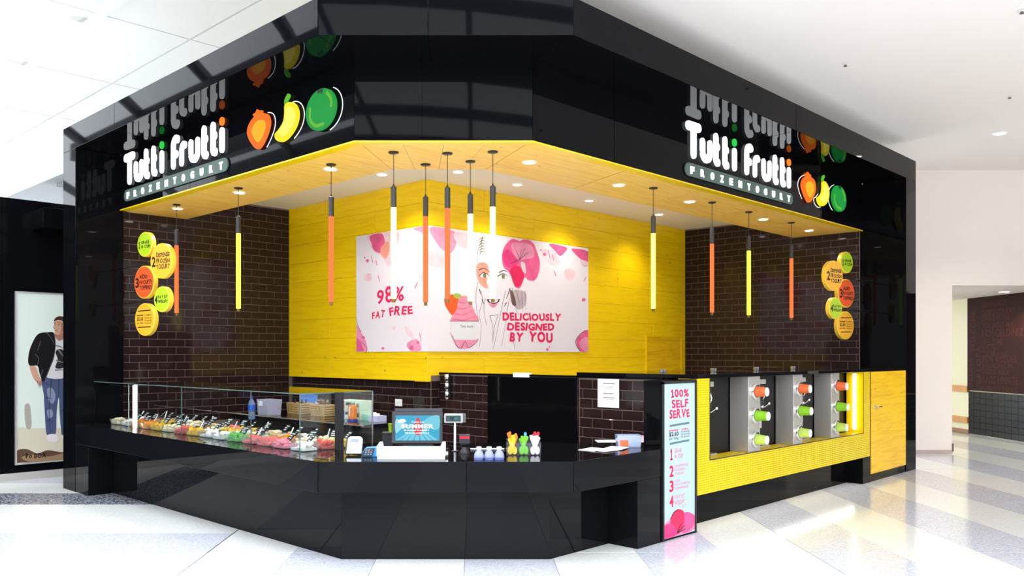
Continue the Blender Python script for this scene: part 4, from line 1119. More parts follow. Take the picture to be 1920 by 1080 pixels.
MB().box(p.x - .02, p.x + .02, p.y - .03, p.y + .03, ZBN + .012, ZBN + .115).build('body', mat('pack_orange', C(232, 130, 40), .4), o, bevel=.004)
MB().ribbon(LF(p.x - .021, p.y, ZBN), [(-.008, .04), (-.006, .1), (.01, .1)], .008, 0, .004).build('handle', WPLAST, o)
MB().box(p.x - .022, p.x + .022, p.y - .034, p.y + .034, ZBN, ZBN + .012).build('base', mat('pack_blue', C(60, 70, 180), .4), o)
# stack of clear cups, behind the register
p = on(818, 776, ZBN) 
o = None
for i in range(6):
    q = Vector((p.x, p.y, ZBN + i * .018 + .001))
    tag(MB().lathe(q, (0, 0, 1), [(.03, 0), (.038, .014), (.041, .0165), (.041, .0172)], 18).build('clear_dish', clear('dish_plastic', (.9, .93, .98, 1), 1.4, .05, .22), smooth=True), ('lowest', 'second lowest', 'third lowest', 'third highest', 'second highest', 'topmost')[i] + ' clear plastic dish in the stack behind the register', 'dish', 'stacked clear dishes')
# wall socket, paper notice, steel cup tubes
Fd = LF(UY + .029, VT)
a, b = Fd.px(748, 755)
o = thing('wall_socket', 'white double wall socket on the brown dado', 'socket', Fd.pt(a, b - .03))
MB().fbox(Fd, a - .04, a + .04, b - .027, b + .027, 0, .006).build('plate', WPLAST, o, bevel=.002)
MB().fbox(Fd, a - .03, a - .01, b + .005, b + .018, .006, .009).build('switch', WPLAST, o); MB().fbox(Fd, a + .01, a + .03, b + .005, b + .018, .006, .009).build('switch', WPLAST, o)
Fn = LF(UP - .006, VY)
a0, b0 = Fn.px(1121, 763); a1, b1 = Fn.px(1161, 711)
o = thing('paper_notice', 'white printed notice taped to the brown tiled partition', 'notice', Fn.pt((a0 + a1) / 2, b0))
MB().fbox(Fn, a0, a1, b0, b1, .001, .002).build('sheet', PAPER, o)
mb = MB()
for i, t in enumerate((.82, .74, .70, .66, .48, .44, .33, .29)): mb.fbox(Fn, a0 + .03 + (.0 if i % 2 else .01), a1 - .03 - .01 * (i % 3), b0 + t * (b1 - b0), b0 + t * (b1 - b0) + (.005 if i in (0, 4, 6) else .002), .002, .0022)
mb.build('printed_lines', mat('print_grey', C(120, 120, 124), .6), o, kind='stuff')
a, _ = Fn.px(843, 720)
o = thing('cup_tube', 'chrome wall-mounted cup tube at the left end of the partition', 'cup tube', Fn.pt(a, .62, .02))
_, bt = Fn.px(843, 700); _, bb = Fn.px(843, 748)
for i in range(3):
    z0 = bb + (bt - bb) * i / 3; z1 = bb + (bt - bb) * (i + .92) / 3
    MB().lathe(Fn.pt(a, z0, .025), (0, 0, 1), [(.016, 0), (.019, .004), (.019, z1 - z0 - .004), (.016, z1 - z0)], 16).build('tube', CHROME, o, True)
MB().fbox(Fn, a - .008, a + .008, bb, bt, 0, .012).build('bracket', BLACKM, o)

# ---------------------------------------------------------------- things on the counter
def DFat(p): return Frame(p, (1 / R2, -1 / R2, 0), (-1 / R2, -1 / R2, 0))
k41 = 1 / 1579.0
# register screen
p = on(783, 842, ZW); F = DFat(p); s = (p.x + p.y) / R2 * k41          # s: size of one pixel there
o = thing('register_screen', 'black touch-screen register showing a blue SUMMER advert', 'register', p)
Ft = Frame(F.pt(0, 10 * s, 0), F.ex, (F.n + Vector((0, 0, .16))).normalized(), (Vector((0, 0, 1)) - F.n * .16).normalized())
MB().fbox(Ft, -49 * s, 47 * s, 0, 60 * s, -.02, 0).build('housing', GRAPH, o, bevel=.004)
MB().fbox(Ft, -44 * s, 46 * s, 60 * s, 67 * s, -.06, -.012).build('printer_top', GRAPH, o, bevel=.003)
MB().fbox(F, -30 * s, 30 * s, 0, 14 * s, -.12, -.01).build('stand', BLACKM, o, bevel=.004)
scr = MB().fbox(Ft, -42 * s, 41 * s, 6 * s, 53 * s, 0, .0015).build('screen', glow('screen_cyan', C(60, 176, 214), 1.0), o)
mb = MB()
for i in range(7):
    a = -38 + i * 12
    mb.ext(Ft, [((a - 4) * s, 6.2 * s), ((a + 5) * s, 6.2 * s), ((a * .25 + 2) * s, 26 * s), ((a * .25 - 1) * s, 26 * s)], .0017, .0017)
mb.build('ray_pattern', glow('screen_pale', C(120, 208, 230), 1.0), scr)
MB().ext(Ft, blob(Ft, [(-38 * s, 40 * s), (-33 * s, 46 * s), (-26 * s, 46 * s), (-22 * s, 42 * s), (-30 * s, 39 * s)], False), .0018, .0018).build('cloud', glow('screen_white', (1, 1, 1, 1), 1.1), scr)
MB().ext(Ft, blob(Ft, [(10 * s, 40 * s), (24 * s, 51 * s), (40 * s, 52 * s), (40.5 * s, 30 * s), (30 * s, 26 * s), (20 * s, 32 * s)], False), .0018, .0018).build('cloud', glow('screen_pale', C(120, 208, 230), 1.0), scr)
MB().ext(Ft, blob(Ft, [(-41 * s, 20 * s), (-41.5 * s, 46 * s), (-28 * s, 40 * s), (-14 * s, 33 * s), (-28 * s, 30 * s)], False), .00175, .00175).build('cloud', glow('screen_pale2', C(160, 222, 236), 1.0), scr)
MB().ext(Ft, blob(Ft, [(-6 * s, 20 * s), (-6 * s, 36 * s), (0, 50 * s), (7 * s, 36 * s), (7 * s, 20 * s), (1 * s, 16 * s)], False), .0019, .0019).build('ice_block', glow('screen_red', C(226, 70, 84), 1.0), scr)
mb = MB(); text(mb, Ft, 'SUMMER', -31 * s, 30 * s, 29 * s, 37 * s, .0022, bold=.05); text(mb, Ft, 'Celebrate', -12 * s, 12 * s, 39 * s, 43 * s, .0022, bold=.01); scribble(mb, Ft, -26 * s, 22 * s, 24 * s, 3 * s, .0022, 16, 2); scribble(mb, Ft, -24 * s, 22 * s, 19 * s, 2.4 * s, .0022, 18, 5)
mb.build('lettering', glow('screen_white', (1, 1, 1, 1), 1.1), scr)
MB().fbox(F, -42 * s, 42 * s, .002, 5 * s, -.01, .1).build('keyboard_shelf', mat('dark_blue_glass', C(22, 30, 60), .08), o)
# white tray in front
p = on(771, 861, ZW); F = DFat(p); s = (p.x + p.y) / R2 * k41
o = thing('white_tray', 'glowing white translucent tray in front of the register screen', 'tray', p)
LIT = mat('lit_acrylic', C(245, 250, 252), .25, em=(.95, 1, 1, 1), es=.55)
MB().fbox(F, -65 * s, 64 * s, 5 * s, 22 * s, -.055, 0).build('front', LIT, o, bevel=.003)
MB().fbox(F, -64 * s, 63 * s, 0, 4 * s, -.055, -.004).build('base', WPLAST, o)
for sgn, x0, x1 in ((-1, -65, -54), (1, 54, 64)):
    e = [(x0 * s, 22 * s), (x1 * s, 22 * s), ((x1 if sgn < 0 else x0 + 2) * s, 25 * s), ((x1 - 2 if sgn < 0 else x0 + 4) * s, 31 * s), ((x1 - 6 if sgn < 0 else x1) * s, 31 * s), ((x0 if sgn < 0 else x1) * s, 24 * s)]
    MB().ext(F, e, -.05, -.004).build('side_ear', LIT, o)
# two payment terminals
p = on(664, 855, ZW); F = DFat(p); s = (p.x + p.y) / R2 * k41
o = thing('receipt_terminal', 'white payment terminal with small grey display, standing on the counter', 'terminal', p)
Ft = Frame(F.pt(0, .012, 0), F.ex, (F.n + Vector((0, 0, .35))).normalized(), (Vector((0, 0, 1)) - F.n * .35).normalized())
MB().ext(Ft, [(-15 * s, 0), (13 * s, 0), (14 * s, 30 * s), (10 * s, 33 * s), (-9 * s, 33 * s), (-13 * s, 30 * s)], -.03, 0).build('body', WPLAST, o, bevel=.003)
MB().fbox(Ft, -8 * s, 7 * s, 22 * s, 28 * s, 0, .002).build('display', mat('lcd_grey', C(130, 138, 150), .2), o)
for a in (-7, 0, 6): MB().fbox(Ft, (a - 2) * s, (a + 1) * s, 7 * s, 9 * s, 0, .002).build('key', mat('key_grey', C(150, 154, 166), .4), o)
MB().ext(Ft, [(-16 * s, 0), (-13.5 * s, 30 * s), (-16 * s, 28 * s), (-17 * s, 2 * s)], -.032, -.004).build('side_grip', GRAPH, o)
p = on(695, 857, ZW); F = DFat(p); s = (p.x + p.y) / R2 * k41
o = thing('card_terminal', 'blue-sided card payment keypad lying on the counter', 'terminal', p)
Ft = Frame(F.o, F.ex, (F.n * .5 + Vector((0, 0, .85))).normalized(), (Vector((0, 0, .5)) - F.n * .85).normalized())
MB().ext(F, [(-17 * s, 0), (14 * s, 0), (14 * s, 16 * s), (8 * s, 18 * s), (-10 * s, 17 * s), (-16 * s, 8 * s)], -.06, 0).build('body', mat('terminal_blue', C(60, 150, 214), .35), o, bevel=.003)
MB().ext(F, [(-16.5 * s, 1 * s), (3 * s, 2 * s), (8 * s, 17 * s), (-9 * s, 16.5 * s), (-15.5 * s, 8 * s)], 0, .004).build('keypad', mat('keypad_dark', C(44, 66, 78), .4), o)
mb = None
for i in range(3):
    for j in range(3): MB().fbox(F, (-11 + i * 5 + j * .8) * s, (-8 + i * 5 + j * .8) * s, (4 + j * 4) * s, (6.4 + j * 4) * s, .004, .0055).build('key', mat('key_red', C(200, 60, 60), .4) if (i == 2 and j == 2) else mat('key_grey', C(150, 154, 166), .4), o)
# dark bin and lime cup left of the register
p = on(727, 836, ZW); F = DFat(p); s = (p.x + p.y) / R2 * k41
tag(MB().fbox(F, -10 * s, 10 * s, 0, 24 * s, -.06, 0).fbox(F, -11 * s, 11 * s, 22 * s, 25 * s, -.064, .004).build('desk_bin', GRAPH, bevel=.002), 'small dark grey bin beside the register', 'bin')
q = F.pt(5 * s, 25 * s, -.03)
tag(MB().lathe(q, (0, 0, 1), [(.011, 0), (.016, .045), (.017, .046)], 16).build('lime_cup', mat('cup_lime_plain', C(168, 210, 40), .5), smooth=True), 'lime green paper cup standing on the dark bin', 'cup')
# scale display on a pole
p = on(853, 846, ZW); F = DFat(p); s = (p.x + p.y) / R2 * k41
o = thing('scale_display', 'grey weighing-scale display on a white pole', 'scale', p)
MB().cyl(F.pt(0, .002, 0), F.pt(0, 54 * s, 0), 2.4 * s, 2 * s, 14).build('pole', WPLAST, o, True)
MB().fbox(F, -20 * s, 15 * s, 53 * s, 70 * s, -.03, .01).build('head', mat('scale_grey', C(176, 178, 172), .4), o, bevel=.003)
MB().fbox(F, 15 * s, 20 * s, 54 * s, 70 * s, -.03, .008).build('side', mat('scale_dark', C(90, 92, 92), .4), o)
dp = MB().fbox(F, -17 * s, 11 * s, 56 * s, 67 * s, .01, .0115).build('display_window', mat('scale_window', C(44, 62, 70), .2), o)
MB().fbox(F, -9 * s, -2 * s, 59.5 * s, 64 * s, .0115, .012).build('digits', mat('lcd_off', C(14, 20, 24), .2), dp); MB().fbox(F, -1 * s, 5 * s, 59.5 * s, 64 * s, .0115, .012).build('digits', glow('lcd_green', C(40, 150, 150), .9), dp)
MB().cyl(F.pt(0, 0, 0), F.pt(0, .004, 0), 7 * s, 7 * s, 18).build('foot', GRAPH, o)
# scanner
p = on(871, 850, ZW); F = DFat(p); s = (p.x + p.y) / R2 * k41
o = thing('barcode_scanner', 'black stand barcode scanner with red glowing top', 'scanner', p)
MB().lathe(F.pt(0, 0, 0), (0, 0, 1), [(10 * s, 0), (10 * s, 3 * s), (6 * s, 8 * s), (5 * s, 12 * s), (8 * s, 17 * s)], 18).build('stand', BLACKM, o, True)
MB().fbox(F, -10.5 * s, 10.5 * s, 17 * s, 35 * s, -.04, 0).build('head', GRAPH, o, bevel=.004)
MB().fbox(F, -9 * s, 9 * s, 27.5 * s, 32 * s, 0, .0015).build('red_light', glow('scan_red', (1, .02, .05, 1), 1.6), o)
# tray and three little bottles
p = on(914, 845, ZW); F = DFat(p); s = (p.x + p.y) / R2 * k41
o = thing('steel_tray', 'flat pale tray lying behind the three small bottles', 'tray', p)
MB().fbox(F, -32 * s, 32 * s, .0, .004, -.05, .03).build('plate', mat('tray_grey', C(70, 72, 84), .2), o)
MB().fbox(F, -32 * s, 32 * s, .004, .008, -.05, -.046).build('lip', WPLAST, o)
for x, lb in ((898, 'leftmost of three small clear capped bottles on the counter'), (917, 'middle of three small clear capped bottles on the counter'), (936, 'rightmost of three small clear capped bottles on the counter')):
    p = on(x, 861, ZW); s = (p.x + p.y) / R2 * k41
    o = thing('small_bottle', lb, 'bottle', p, 'small bottles on the counter')
    MB().lathe(p, (0, 0, 1), [(9 * s, 0), (9.4 * s, 1.5 * s), (9.4 * s, 7 * s), (8 * s, 12 * s), (4.2 * s, 17 * s), (4 * s, 19 * s)], 18).build('body', clear('bottle_clear', (.8, .84, .95, 1), 1.4, .05, .35), o, True)
    MB().lathe(p, (0, 0, 1), [(9.6 * s, 1.5 * s), (9.6 * s, 4 * s)], 18).build('blue_band', mat('band_blue', C(96, 110, 210), .4), o)
    MB().lathe(p, (0, 0, 1), [(4.8 * s, 18 * s), (4.8 * s, 23 * s), (4 * s, 23.6 * s)], 14).build('cap', WPLAST, o, True)
# spoon holder
p = on(983, 854, ZW); F = DFat(p); s = (p.x + p.y) / R2 * k41
o = thing('spoon_holder', 'clear three-compartment acrylic spoon holder on the counter', 'holder', p)
for a in (-33, -11, 10, 31): MB().fbox(F, (a - .6) * s, (a + .6) * s, .002, 24 * s, -.05, 0).build('divider', ACRYL, o)
MB().fbox(F, -33 * s, 31 * s, .002, 24 * s, 0, .0025).build('front', ACRYL, o); MB().fbox(F, -33 * s, 31 * s, .002, 30 * s, -.053, -.05).build('back', ACRYL, o); MB().fbox(F, -33 * s, 31 * s, 0, .002, -.053, .0025).build('base', ACRYL, o)
SPC = {'yellow': C(250, 206, 10), 'orange': C(245, 120, 20), 'green': C(120, 206, 40), 'white': C(245, 240, 240), 'red': C(222, 30, 50), 'blue': C(90, 160, 230)}
for cc, lst in ((-22, ['yellow'] * 5 + ['orange'] * 6), (-.5, ['green'] * 8 + ['blue']), (20.5, ['white'] * 8 + ['red'] * 5)):
    for i, cn in enumerate(lst):
        front = cn in ('yellow', 'green', 'white')
        c = -.006 - .036 * (i / len(lst)); a0 = (cc + (-4.2 + 8.4 * (i % 2) if front else rnd.uniform(-5, 5))) * s; a1 = (cc + (rnd.uniform(0, 8) if i % 2 == 0 else rnd.uniform(-8, 0))) * s
        top = (rnd.uniform(28, 36) if front else rnd.uniform(34, 42)) * s
        mb = MB()
        Fs = F.moved(0, 0, c)
        mb.ribbon(Fs, [(a0, 9 * s), (a0 * .4 + a1 * .6, top * .6), (a1, top)], 2.6 * s, 0, .002, 5.2 * s)
        mb.ext(Fs, [(a0 + 4.6 * s * math.cos(t), 9 * s + 7.5 * s * math.sin(t)) for t in [j * math.pi / 7 for j in range(14)]], 0, .0022)
        tag(mb.build('spoon', mat('spoon_' + cn, SPC[cn], .3)), '%s plastic spoon standing in the clear holder' % cn, 'spoon', '%s spoons in the holder' % cn)
# leaflets, clear container and white tray by the partition
PINKP = mat('leaflet_pink', C(240, 196, 212), .6)
for i, (x, y, rz, lb) in enumerate(((1112, 843, .15, 'pink and white leaflet at the left of the fanned pile'), (1136, 845, -.1, 'pink and white leaflet in the middle of the fanned pile'), (1155, 842, .3, 'pink and white leaflet at the right of the fanned pile'))):
    p = on(x, y, ZW); p.z = ZW + .0005 + i * .0022
    o = thing('leaflet', lb, 'leaflet', p, 'fanned leaflets on the counter')
    ex = Vector((math.cos(rz), math.sin(rz), 0)); Fq = Frame(p, ex, (0, 0, 1), (-ex.y, ex.x, 0))
    MB().fbox(Fq, -.07, .07, -.05, .05, 0, .002).build('sheet', mat('leaflet_white', C(244, 238, 242), .6), o)
    MB().fbox(Fq, -.06, -.01, -.03, .035, .002, .0021).build('printed_photo', PINKP, o); MB().fbox(Fq, .01, .03, .0, .03, .002, .0021).build('printed_mark', P4, o)
p = on(1178, 838, ZW); F = DFat(p); s = (p.x + p.y) / R2 * k41
o = thing('clear_container', 'clear plastic container with orange label on the counter', 'container', p)
taper_box(MB(), p, F, 46 * s, .08, 23 * s, .9).build('body', clear('cont_plastic', (.78, .84, 1, 1), 1.4, .08, .3), o)
MB().fbox(F.moved(0, 0, .037), -18 * s, -2 * s, 3 * s, 14 * s, 0, .002).build('orange_label', mat('label_orange', C(236, 110, 60), .5, var=.3), o)
p = on(1172, 829, ZW); F = DFat(p)
o = thing('paper_tray', 'flat white tray of papers behind the clear container', 'tray', p)
MB().fbox(F, -.16, .12, 0, .004, -.09, .02).build('base', WPLAST, o); MB().fbox(F, .112, .12, .004, .03, -.09, .02).build('end_stop', PINKP, o)

# ---------------------------------------------------------------- blade sign
FB = RF(V0)
bs = thing('price_lightbox', 'tall white lightbox sign reading 100% SELF SERVE in a black case', 'lightbox', (4.03, 2.5, 0))
MB().box(3.85, 4.21, V0 + .002, 2.56, 0, .856).build('case', BLACK, bs, bevel=.0015)
l0, tz = FB.px(1243.5, 722); r0, _ = FB.px(1302, 717); _, bz = FB.px(1243, 1013)
LB = mat('lightbox_white', C(160, 178, 182), .4, spec=.1, em=C(200, 228, 234), es=.3)
MB().fbox(FB, l0, r0, .012, .838, -.002, .002).build('panel', LB, bs)
for a0, a1 in ((l0 - .012, l0), (r0, r0 + .012)): MB().fbox(FB, a0, a1, .004, .85, -.002, .008).build('frame_rail', BLACKM, bs)
MB().fbox(FB, l0 - .012, r0 + .012, .838, .852, -.002, .008).build('frame_rail', BLACKM, bs)
CR = mat('sign_pink', C(206, 14, 76), .4, em=C(232, 22, 92), es=.15); TEAL = mat('sign_teal', C(90, 124, 130), .4); CRP = mat('sign_pale_pink', C(206, 120, 158), .4, em=C(226, 140, 176), es=.2)
W_ = r0 - l0
def sx(f): return l0 + f * W_
for s_, x0_, x1_, b0_, b1_, k_ in (('100%', .22, .8, .765, .81, 1), ('SELF', .25, .78, .708, .752, 5), ('SERVE', .18, .82, .652, .7, 6), ('EXAMPLES', .56, .78, .583, .591, 2)):
    mb = MB(); text(mb, FB, s_, sx(x0_), sx(x1_), b0_, b1_, .003, bold=.03, jit=.6 if len(s_) < 6 else 0, seed=k_); mb.build('lettering', CR, bs)
mb = MB(); scribble(mb, FB, sx(.16), sx(.46), .583, .008, .003, 10); mb.build('small_print', CR, bs, kind='stuff')
mb = MB()
for n, b, ws in (('1', .43, ('GRAB', 'A CUP')), ('2', .34, ('DISPENSE', 'FROZEN', 'YOGURT')), ('3', .26, ('ADD', 'FAVOURITE', 'TOPPINGS')), ('4', .178, ('PAY BY', 'WEIGHT'))):
    mb = MB()
    for i, w in enumerate(ws):
        hh = .062 / len(ws); text(mb, FB, w, sx(.34), sx(.34 + .055 * len(w)), b + .062 - (i + 1) * hh + .003, b + .062 - i * hh - .003, .003, bold=.015, jit=.8)
    mb.build('lettering', CRP, bs)
for n, b in (('1', .43), ('2', .34), ('3', .26), ('4', .178)):
    mb = MB(); text(mb, FB, n, sx(.18 if n != '1' else .2), sx(.31 if n != '1' else .28), b, b + .062, .003, bold=.03, jit=.5); mb.build('step_number', CR, bs)
mb = MB()
text(mb, FB, '$2.60', sx(.17), sx(.46), .556, .58, .003, bold=.03); text(mb, FB, 'per 100g', sx(.18), sx(.46), .537, .55, .003, bold=.005)
for i in range(3): text(mb, FB, ('115 grams $3', '190 grams $5', '270 grams $7')[i], sx(.54), sx(.82), .57 - i * .014, .579 - i * .014, .003, bold=.01)
mb.build('lettering', INK, bs)
mb = MB()
for b in (.612, .516): mb.ribbon(FB, smooth_line([(sx(.2), b), (sx(.45), b + .003), (sx(.8), b + .006)]), .011, .003)
mb.build('brush_stroke', TEAL, bs)
def fsh(m, pts, c):
    MB().ext(FB, [(min(max(a, l0 + .001), r0 - .001), max(b, .013)) for a, b in blob(FB, [(sx(x), y) for x, y in pts], False)], c, c).build('flower', m, bs)
fsh(CRP, ((0, .02), (0, .085), (.12, .1), (.2, .11), (.6, .12), (.98, .105), (1, .02)), .0024)
fsh(mat('sign_rose', C(236, 70, 130), .4, em=C(236, 70, 130), es=.3), ((.55, .03), (.6, .1), (.72, .13), (.98, .1), (1, .06), (.8, .02)), .0026)
fsh(CR, ((.2, .045), (.25, .13), (.42, .155), (.62, .14), (.66, .1), (.6, .05), (.45, .02)), .0028)
fsh(mat('sign_cerise', C(222, 40, 110), .4, em=C(222, 40, 110), es=.3), ((0, .013), (0, .075), (.15, .09), (.34, .07), (.42, .03), (.3, .013)), .003)
mb = MB()
for q in (((.42, .03), (.6, .05), (.66, .06)), ((.45, .03), (.62, .035), (.68, .04)), ((.42, .03), (.5, .06), (.55, .07)), ((.2, .11), (.3, .14), (.45, .155))): mb.ribbon(FB, smooth_line([(sx(x), y) for x, y in q]), .005, .0034)
mb.build('stamen', INK, bs)
mb = MB()
for x, y, r in ((.62, .165, .006), (.7, .17, .004), (.5, .18, .003), (.4, .19, .003)): mb.ext(FB, [(sx(x) + r * math.cos(t), y + r * math.sin(t)) for t in [j * math.pi / 5 for j in range(10)]], .003, .003)
mb.build('splash', CRP, bs, kind='stuff')

# ---------------------------------------------------------------- self-serve bar
sb = thing('self_serve_bar', 'yellow mosaic self-serve bar front with black stone top', 'bar', (5.5, 2.6, 0))
UL0, UL1, UR0, UR1 = 4.222, 4.355, 6.664, 6.80
ZP0, ZP1, ZPT = .203, .392, .86
m2 = MB(); m2.fbox(FB, UL0, UL1, ZP0, ZPT, -.125, -.003); m2.fbox(FB, UL1, UR0, ZP0, ZP1 - .004, -.125, -.003); m2.fbox(FB, UR0, UR1, ZP0, ZPT, -.125, -.003)
m2.build('surround', MOSB, sb)
PT = .0135
mb = MB(); e = .0009
def mos(a0, a1, b0, b1):
    na = max(1, round((a1 - a0) / PT)); nb = max(1, round((b1 - b0) / PT)); pa = (a1 - a0) / na; pb = (b1 - b0) / nb
    for i in range(na):
        for j in range(nb):
            A0, A1, B0, B1 = a0 + i * pa + e, a0 + (i + 1) * pa - e, b0 + j * pb + e, b0 + (j + 1) * pb - e
            mb.add([FB.pt(A0, B0, -.003), FB.pt(A1, B0, -.003), FB.pt(A1, B1, -.003), FB.pt(A0, B1, -.003), FB.pt(A0 + e, B0 + e, 0), FB.pt(A1 - e, B0 + e, 0), FB.pt(A1 - e, B1 - e, 0), FB.pt(A0 + e, B1 - e, 0)],
                   [(4, 5, 6, 7), (0, 1, 5, 4), (1, 2, 6, 5), (2, 3, 7, 6), (3, 0, 4, 7)])
mos(UL0, UL1, ZP0, ZPT); mos(UL1, UR0, ZP0, ZP1); mos(UR0, UR1, ZP0, ZPT)
mb.build('mosaic', MOSA, sb, kind='stuff')
MB().fbox(FB, UL1, UR0, ZP1 - .004, ZP1, -.125, 0).build('niche_shelf', YELLOW, sb)
MB().fbox(FB, UR0 - .004, UR0, ZP1, ZPT, -.125, 0).build('niche_side', YELLOW, sb)
for A, B in (((UL1, ZP1), (UR0, ZP1)), ((UL1, ZP1), (UL1, ZPT)), ((UR0, ZP1), (UR0, ZPT))):
    MB().fbox(FB, A[0] - .002, B[0] + .002, A[1] - .002, B[1] + .002, -.002, .0025).build('edge_trim', GRAPH, sb)
MB().box(UL0 - .008, 7.61, V0 - .004, 3.3, ZPT, ZPT + .022).build('top_slab', GRANITE, sb, bevel=.0015)
MB().box(UL0, 6.66, 2.576, 2.66, 0, ZP0 + .1).build('plinth', BLACK, sb)
MB().box(6.662, UR1, V0 + .003, 2.576, 0, ZP0 - .001).build('end_leg', BLACK, sb, bevel=.0015)
MB().box(UL0, 7.6, 2.9, 2.95, 0, ZPT).build('rear_panel', BLACKM, sb)
tag(MB().box(UL0 + .03, 6.62, 2.50, 2.516, ZP0 - .008, ZP0 - .001).build('under_light', glow('led_under', (1, .97, .9, 1), 14)), 'white light strip under the yellow mosaic front', 'light strip')
o = thing('niche_light', 'vertical glowing light tube at the right end of the self-serve niche', 'light strip', (UR0 - .01, 2.512, ZP1))
MB().cyl((UR0 - .018, 2.512, ZP1 + .03), (UR0 - .018, 2.512, ZPT - .02), .0125, .0125, 16).build('tube', glow('led_warm', (1, .86, .45, 1), 9), o, True)
MB().box(UR0 - .01, UR0 - .005, 2.5, 2.524, ZP1 + .02, ZPT - .01).build('bracket', WPLAST, o)
cupc = {'orange': mat('cup_orange', C(240, 106, 50), .45, var=.2), 'green': mat('cup_green', C(140, 200, 30), .45, var=.12), 'lime': mat('cup_print', C(190, 214, 90), .45, var=.35)}
CUPB = mat('cup_base', C(226, 226, 222), .5)
posn = ('left', 'middle', 'right')
for i, (a0, a1) in enumerate(((4.837, 4.987), (5.463, 5.606), (6.08, 6.225))):
    o = thing('cup_dispenser', 'brushed steel cup dispenser column, %s of three in the niche' % posn[i], 'dispenser', ((a0 + a1) / 2, 2.52, ZP1), 'steel cup dispensers')
    MB().box(a0, a1, V0 + .008, 2.584, ZP1 + .001, ZPT - .001).build('column', STEEL, o, bevel=.002)
    am = a0 + (a1 - a0) * .5
    for j, (z, cn) in enumerate(((.765, 'orange'), (.617, 'green'), (.47, 'lime'))):
        c = Vector((am, V0 + .008, z)); n = Vector((0, -1, 0))
        MB().lathe(c, n, [(.051, 0), (.051, .014), (.046, .018), (.035, .018), (.035, .003)], 28).build('ring', CHROME, o, True)
        cu = thing('paper_cup', '%s paper cup in the %s dispenser, %s of three' % ({'orange': 'orange', 'green': 'plain green', 'lime': 'printed lime'}[cn], posn[i], ('top', 'middle', 'bottom')[j]), 'cup', c + n * .02, 'paper cups in the dispensers')
        L_ = .062 + (.008 if cn == 'green' else 0)
        MB().lathe(c + n * .019, n, [(.034, 0), (.0325, .004), (.027, L_)], 24).build('wall', cupc[cn], cu, True)
        MB().lathe(c + n * (.019 + L_), n, [(.0272, -.001), (.0272, .003), (.0245, .003), (.0245, 0)], 24).build('base_rim', CUPB, cu, True)
        MB().cyl(c + n * (.019 + L_), c + n * (.0205 + L_), .0245, .0245, 24).build('base', CUPB, cu)
        if cn == 'lime': MB().lathe(c + n * .019, n, [(.0296, .03), (.0286, .042)], 24).build('printed_band', mat('cup_band', C(70, 90, 40), .5, var=.5), cu, True)
for i, (a0, a1) in enumerate(((UL1 + .004, 4.83), (4.993, 5.457), (5.612, 6.074), (6.231, UR0 - .008))):
    o = thing('yogurt_machine', 'black frozen yogurt machine front, %s in the niche from the left' % ordn[i], 'machine', ((a0 + a1) / 2, 2.7, ZP1), 'yogurt machines behind the niche')
    Fm = RF(2.588)
    MB().box(a0, a1, 2.588, 2.88, ZP1 + .001, ZPT - .001).build('body', mat('machine_black', (.008, .007, .007, 1), .3, spec=.12), o)
    if i == 3: continue
    am = a0 + .14 if i == 0 else a0 + .19
    MB().fbox(Fm, am - .16 if i else a0 + .002, am + .14, .80, .83, 0, .004).build('top_strip', mat('strip_white', C(206, 198, 192), .4), o)
    MB().fbox(Fm, am - .1, am + .1, .66, .795, 0, .012).build('faucet_plate', GRAPH, o, bevel=.003)
    MB().tube([Fm.pt(am + .06 * math.cos(t), .735 + .04 * math.sin(t), .03) for t in [k * math.pi / 6 for k in range(-2, 8)]], .008, 8).build('handle', CHROME, o, True)
    MB().cyl(Fm.pt(am - .03, .63, .03), Fm.pt(am - .03, .72, .03), .022, .018, 14).build('valve', CHROME, o, True)
    MB().cyl(Fm.pt(am - .03, .52, .03), Fm.pt(am - .03, .625, .03), .026, .026, 14).build('nozzle', STEEL, o, True)
    MB().tube([Fm.pt(am - .02, .655, .03), Fm.pt(am + .05, .65, .035), Fm.pt(am + .1, .67, .04)], .005, 8).build('lever', CHROME, o)
    MB().ball(Fm.pt(am + .105, .672, .04), .012, 10, 6).ball(Fm.pt(am + .02, .655, .036), .012, 10, 6).build('lever_knob', CHROME, o, True)
    MB().fbox(Fm, am - .1, am + .1, ZP1 + .002, ZP1 + .012, 0, .05).build('drip_tray', STEEL, o)
for x, lb in ((1243, 'pair of steel lid knobs above the 100% SELF SERVE sign'), (1338, 'pair of steel lid knobs above the left yogurt machine'), (1418, 'pair of steel lid knobs above the middle cup dispenser'), (1487, 'pair of steel lid knobs above the middle yogurt bay')):
    zt = ZPT + .022; dd_ = ray(x, 697); p = Vector((dd_.x * 2.75 / dd_.y, 2.75, zt))
    o = thing('hopper_knob', lb, 'knob', p, 'steel knobs on the bar top')
    for dd in (-.016, .016): MB().lathe(p + Vector((dd, 0, 0)), (0, 0, 1), [(.009, 0), (.009, .004), (.012, .006), (.012, .022), (.01, .024)], 14).build('knob', CHROME, o, True)
# cupboard door right of the niche
d3 = sroot('door_3', 'yellow plywood cupboard door at the right end of the bar', 'door', (7.2, V0, 0))
MB().fbox(FB, 6.818, 7.6, .062, .858, -.03, .002).build('leaf', PLY2, d3)
MB().fbox(FB, 6.806, 7.606, 0, .06, -.05, -.006).build('kick_panel', BLACK, d3)
MB().fbox(FB, 6.802, 6.816, .0, .859, -.05, -.002).build('jamb', BLACKM, d3)
a, b = FB.px(1640, 763)
h3 = MB().fbox(FB, a - .02, a + .012, b - .02, b + .02, .002, .006).build('handle_plate', CHROME, d3)
MB().tube([FB.pt(a, b, .006), FB.pt(a, b, .03), FB.pt(a + .07, b, .03)], .006, 8).build('handle', CHROME, h3)

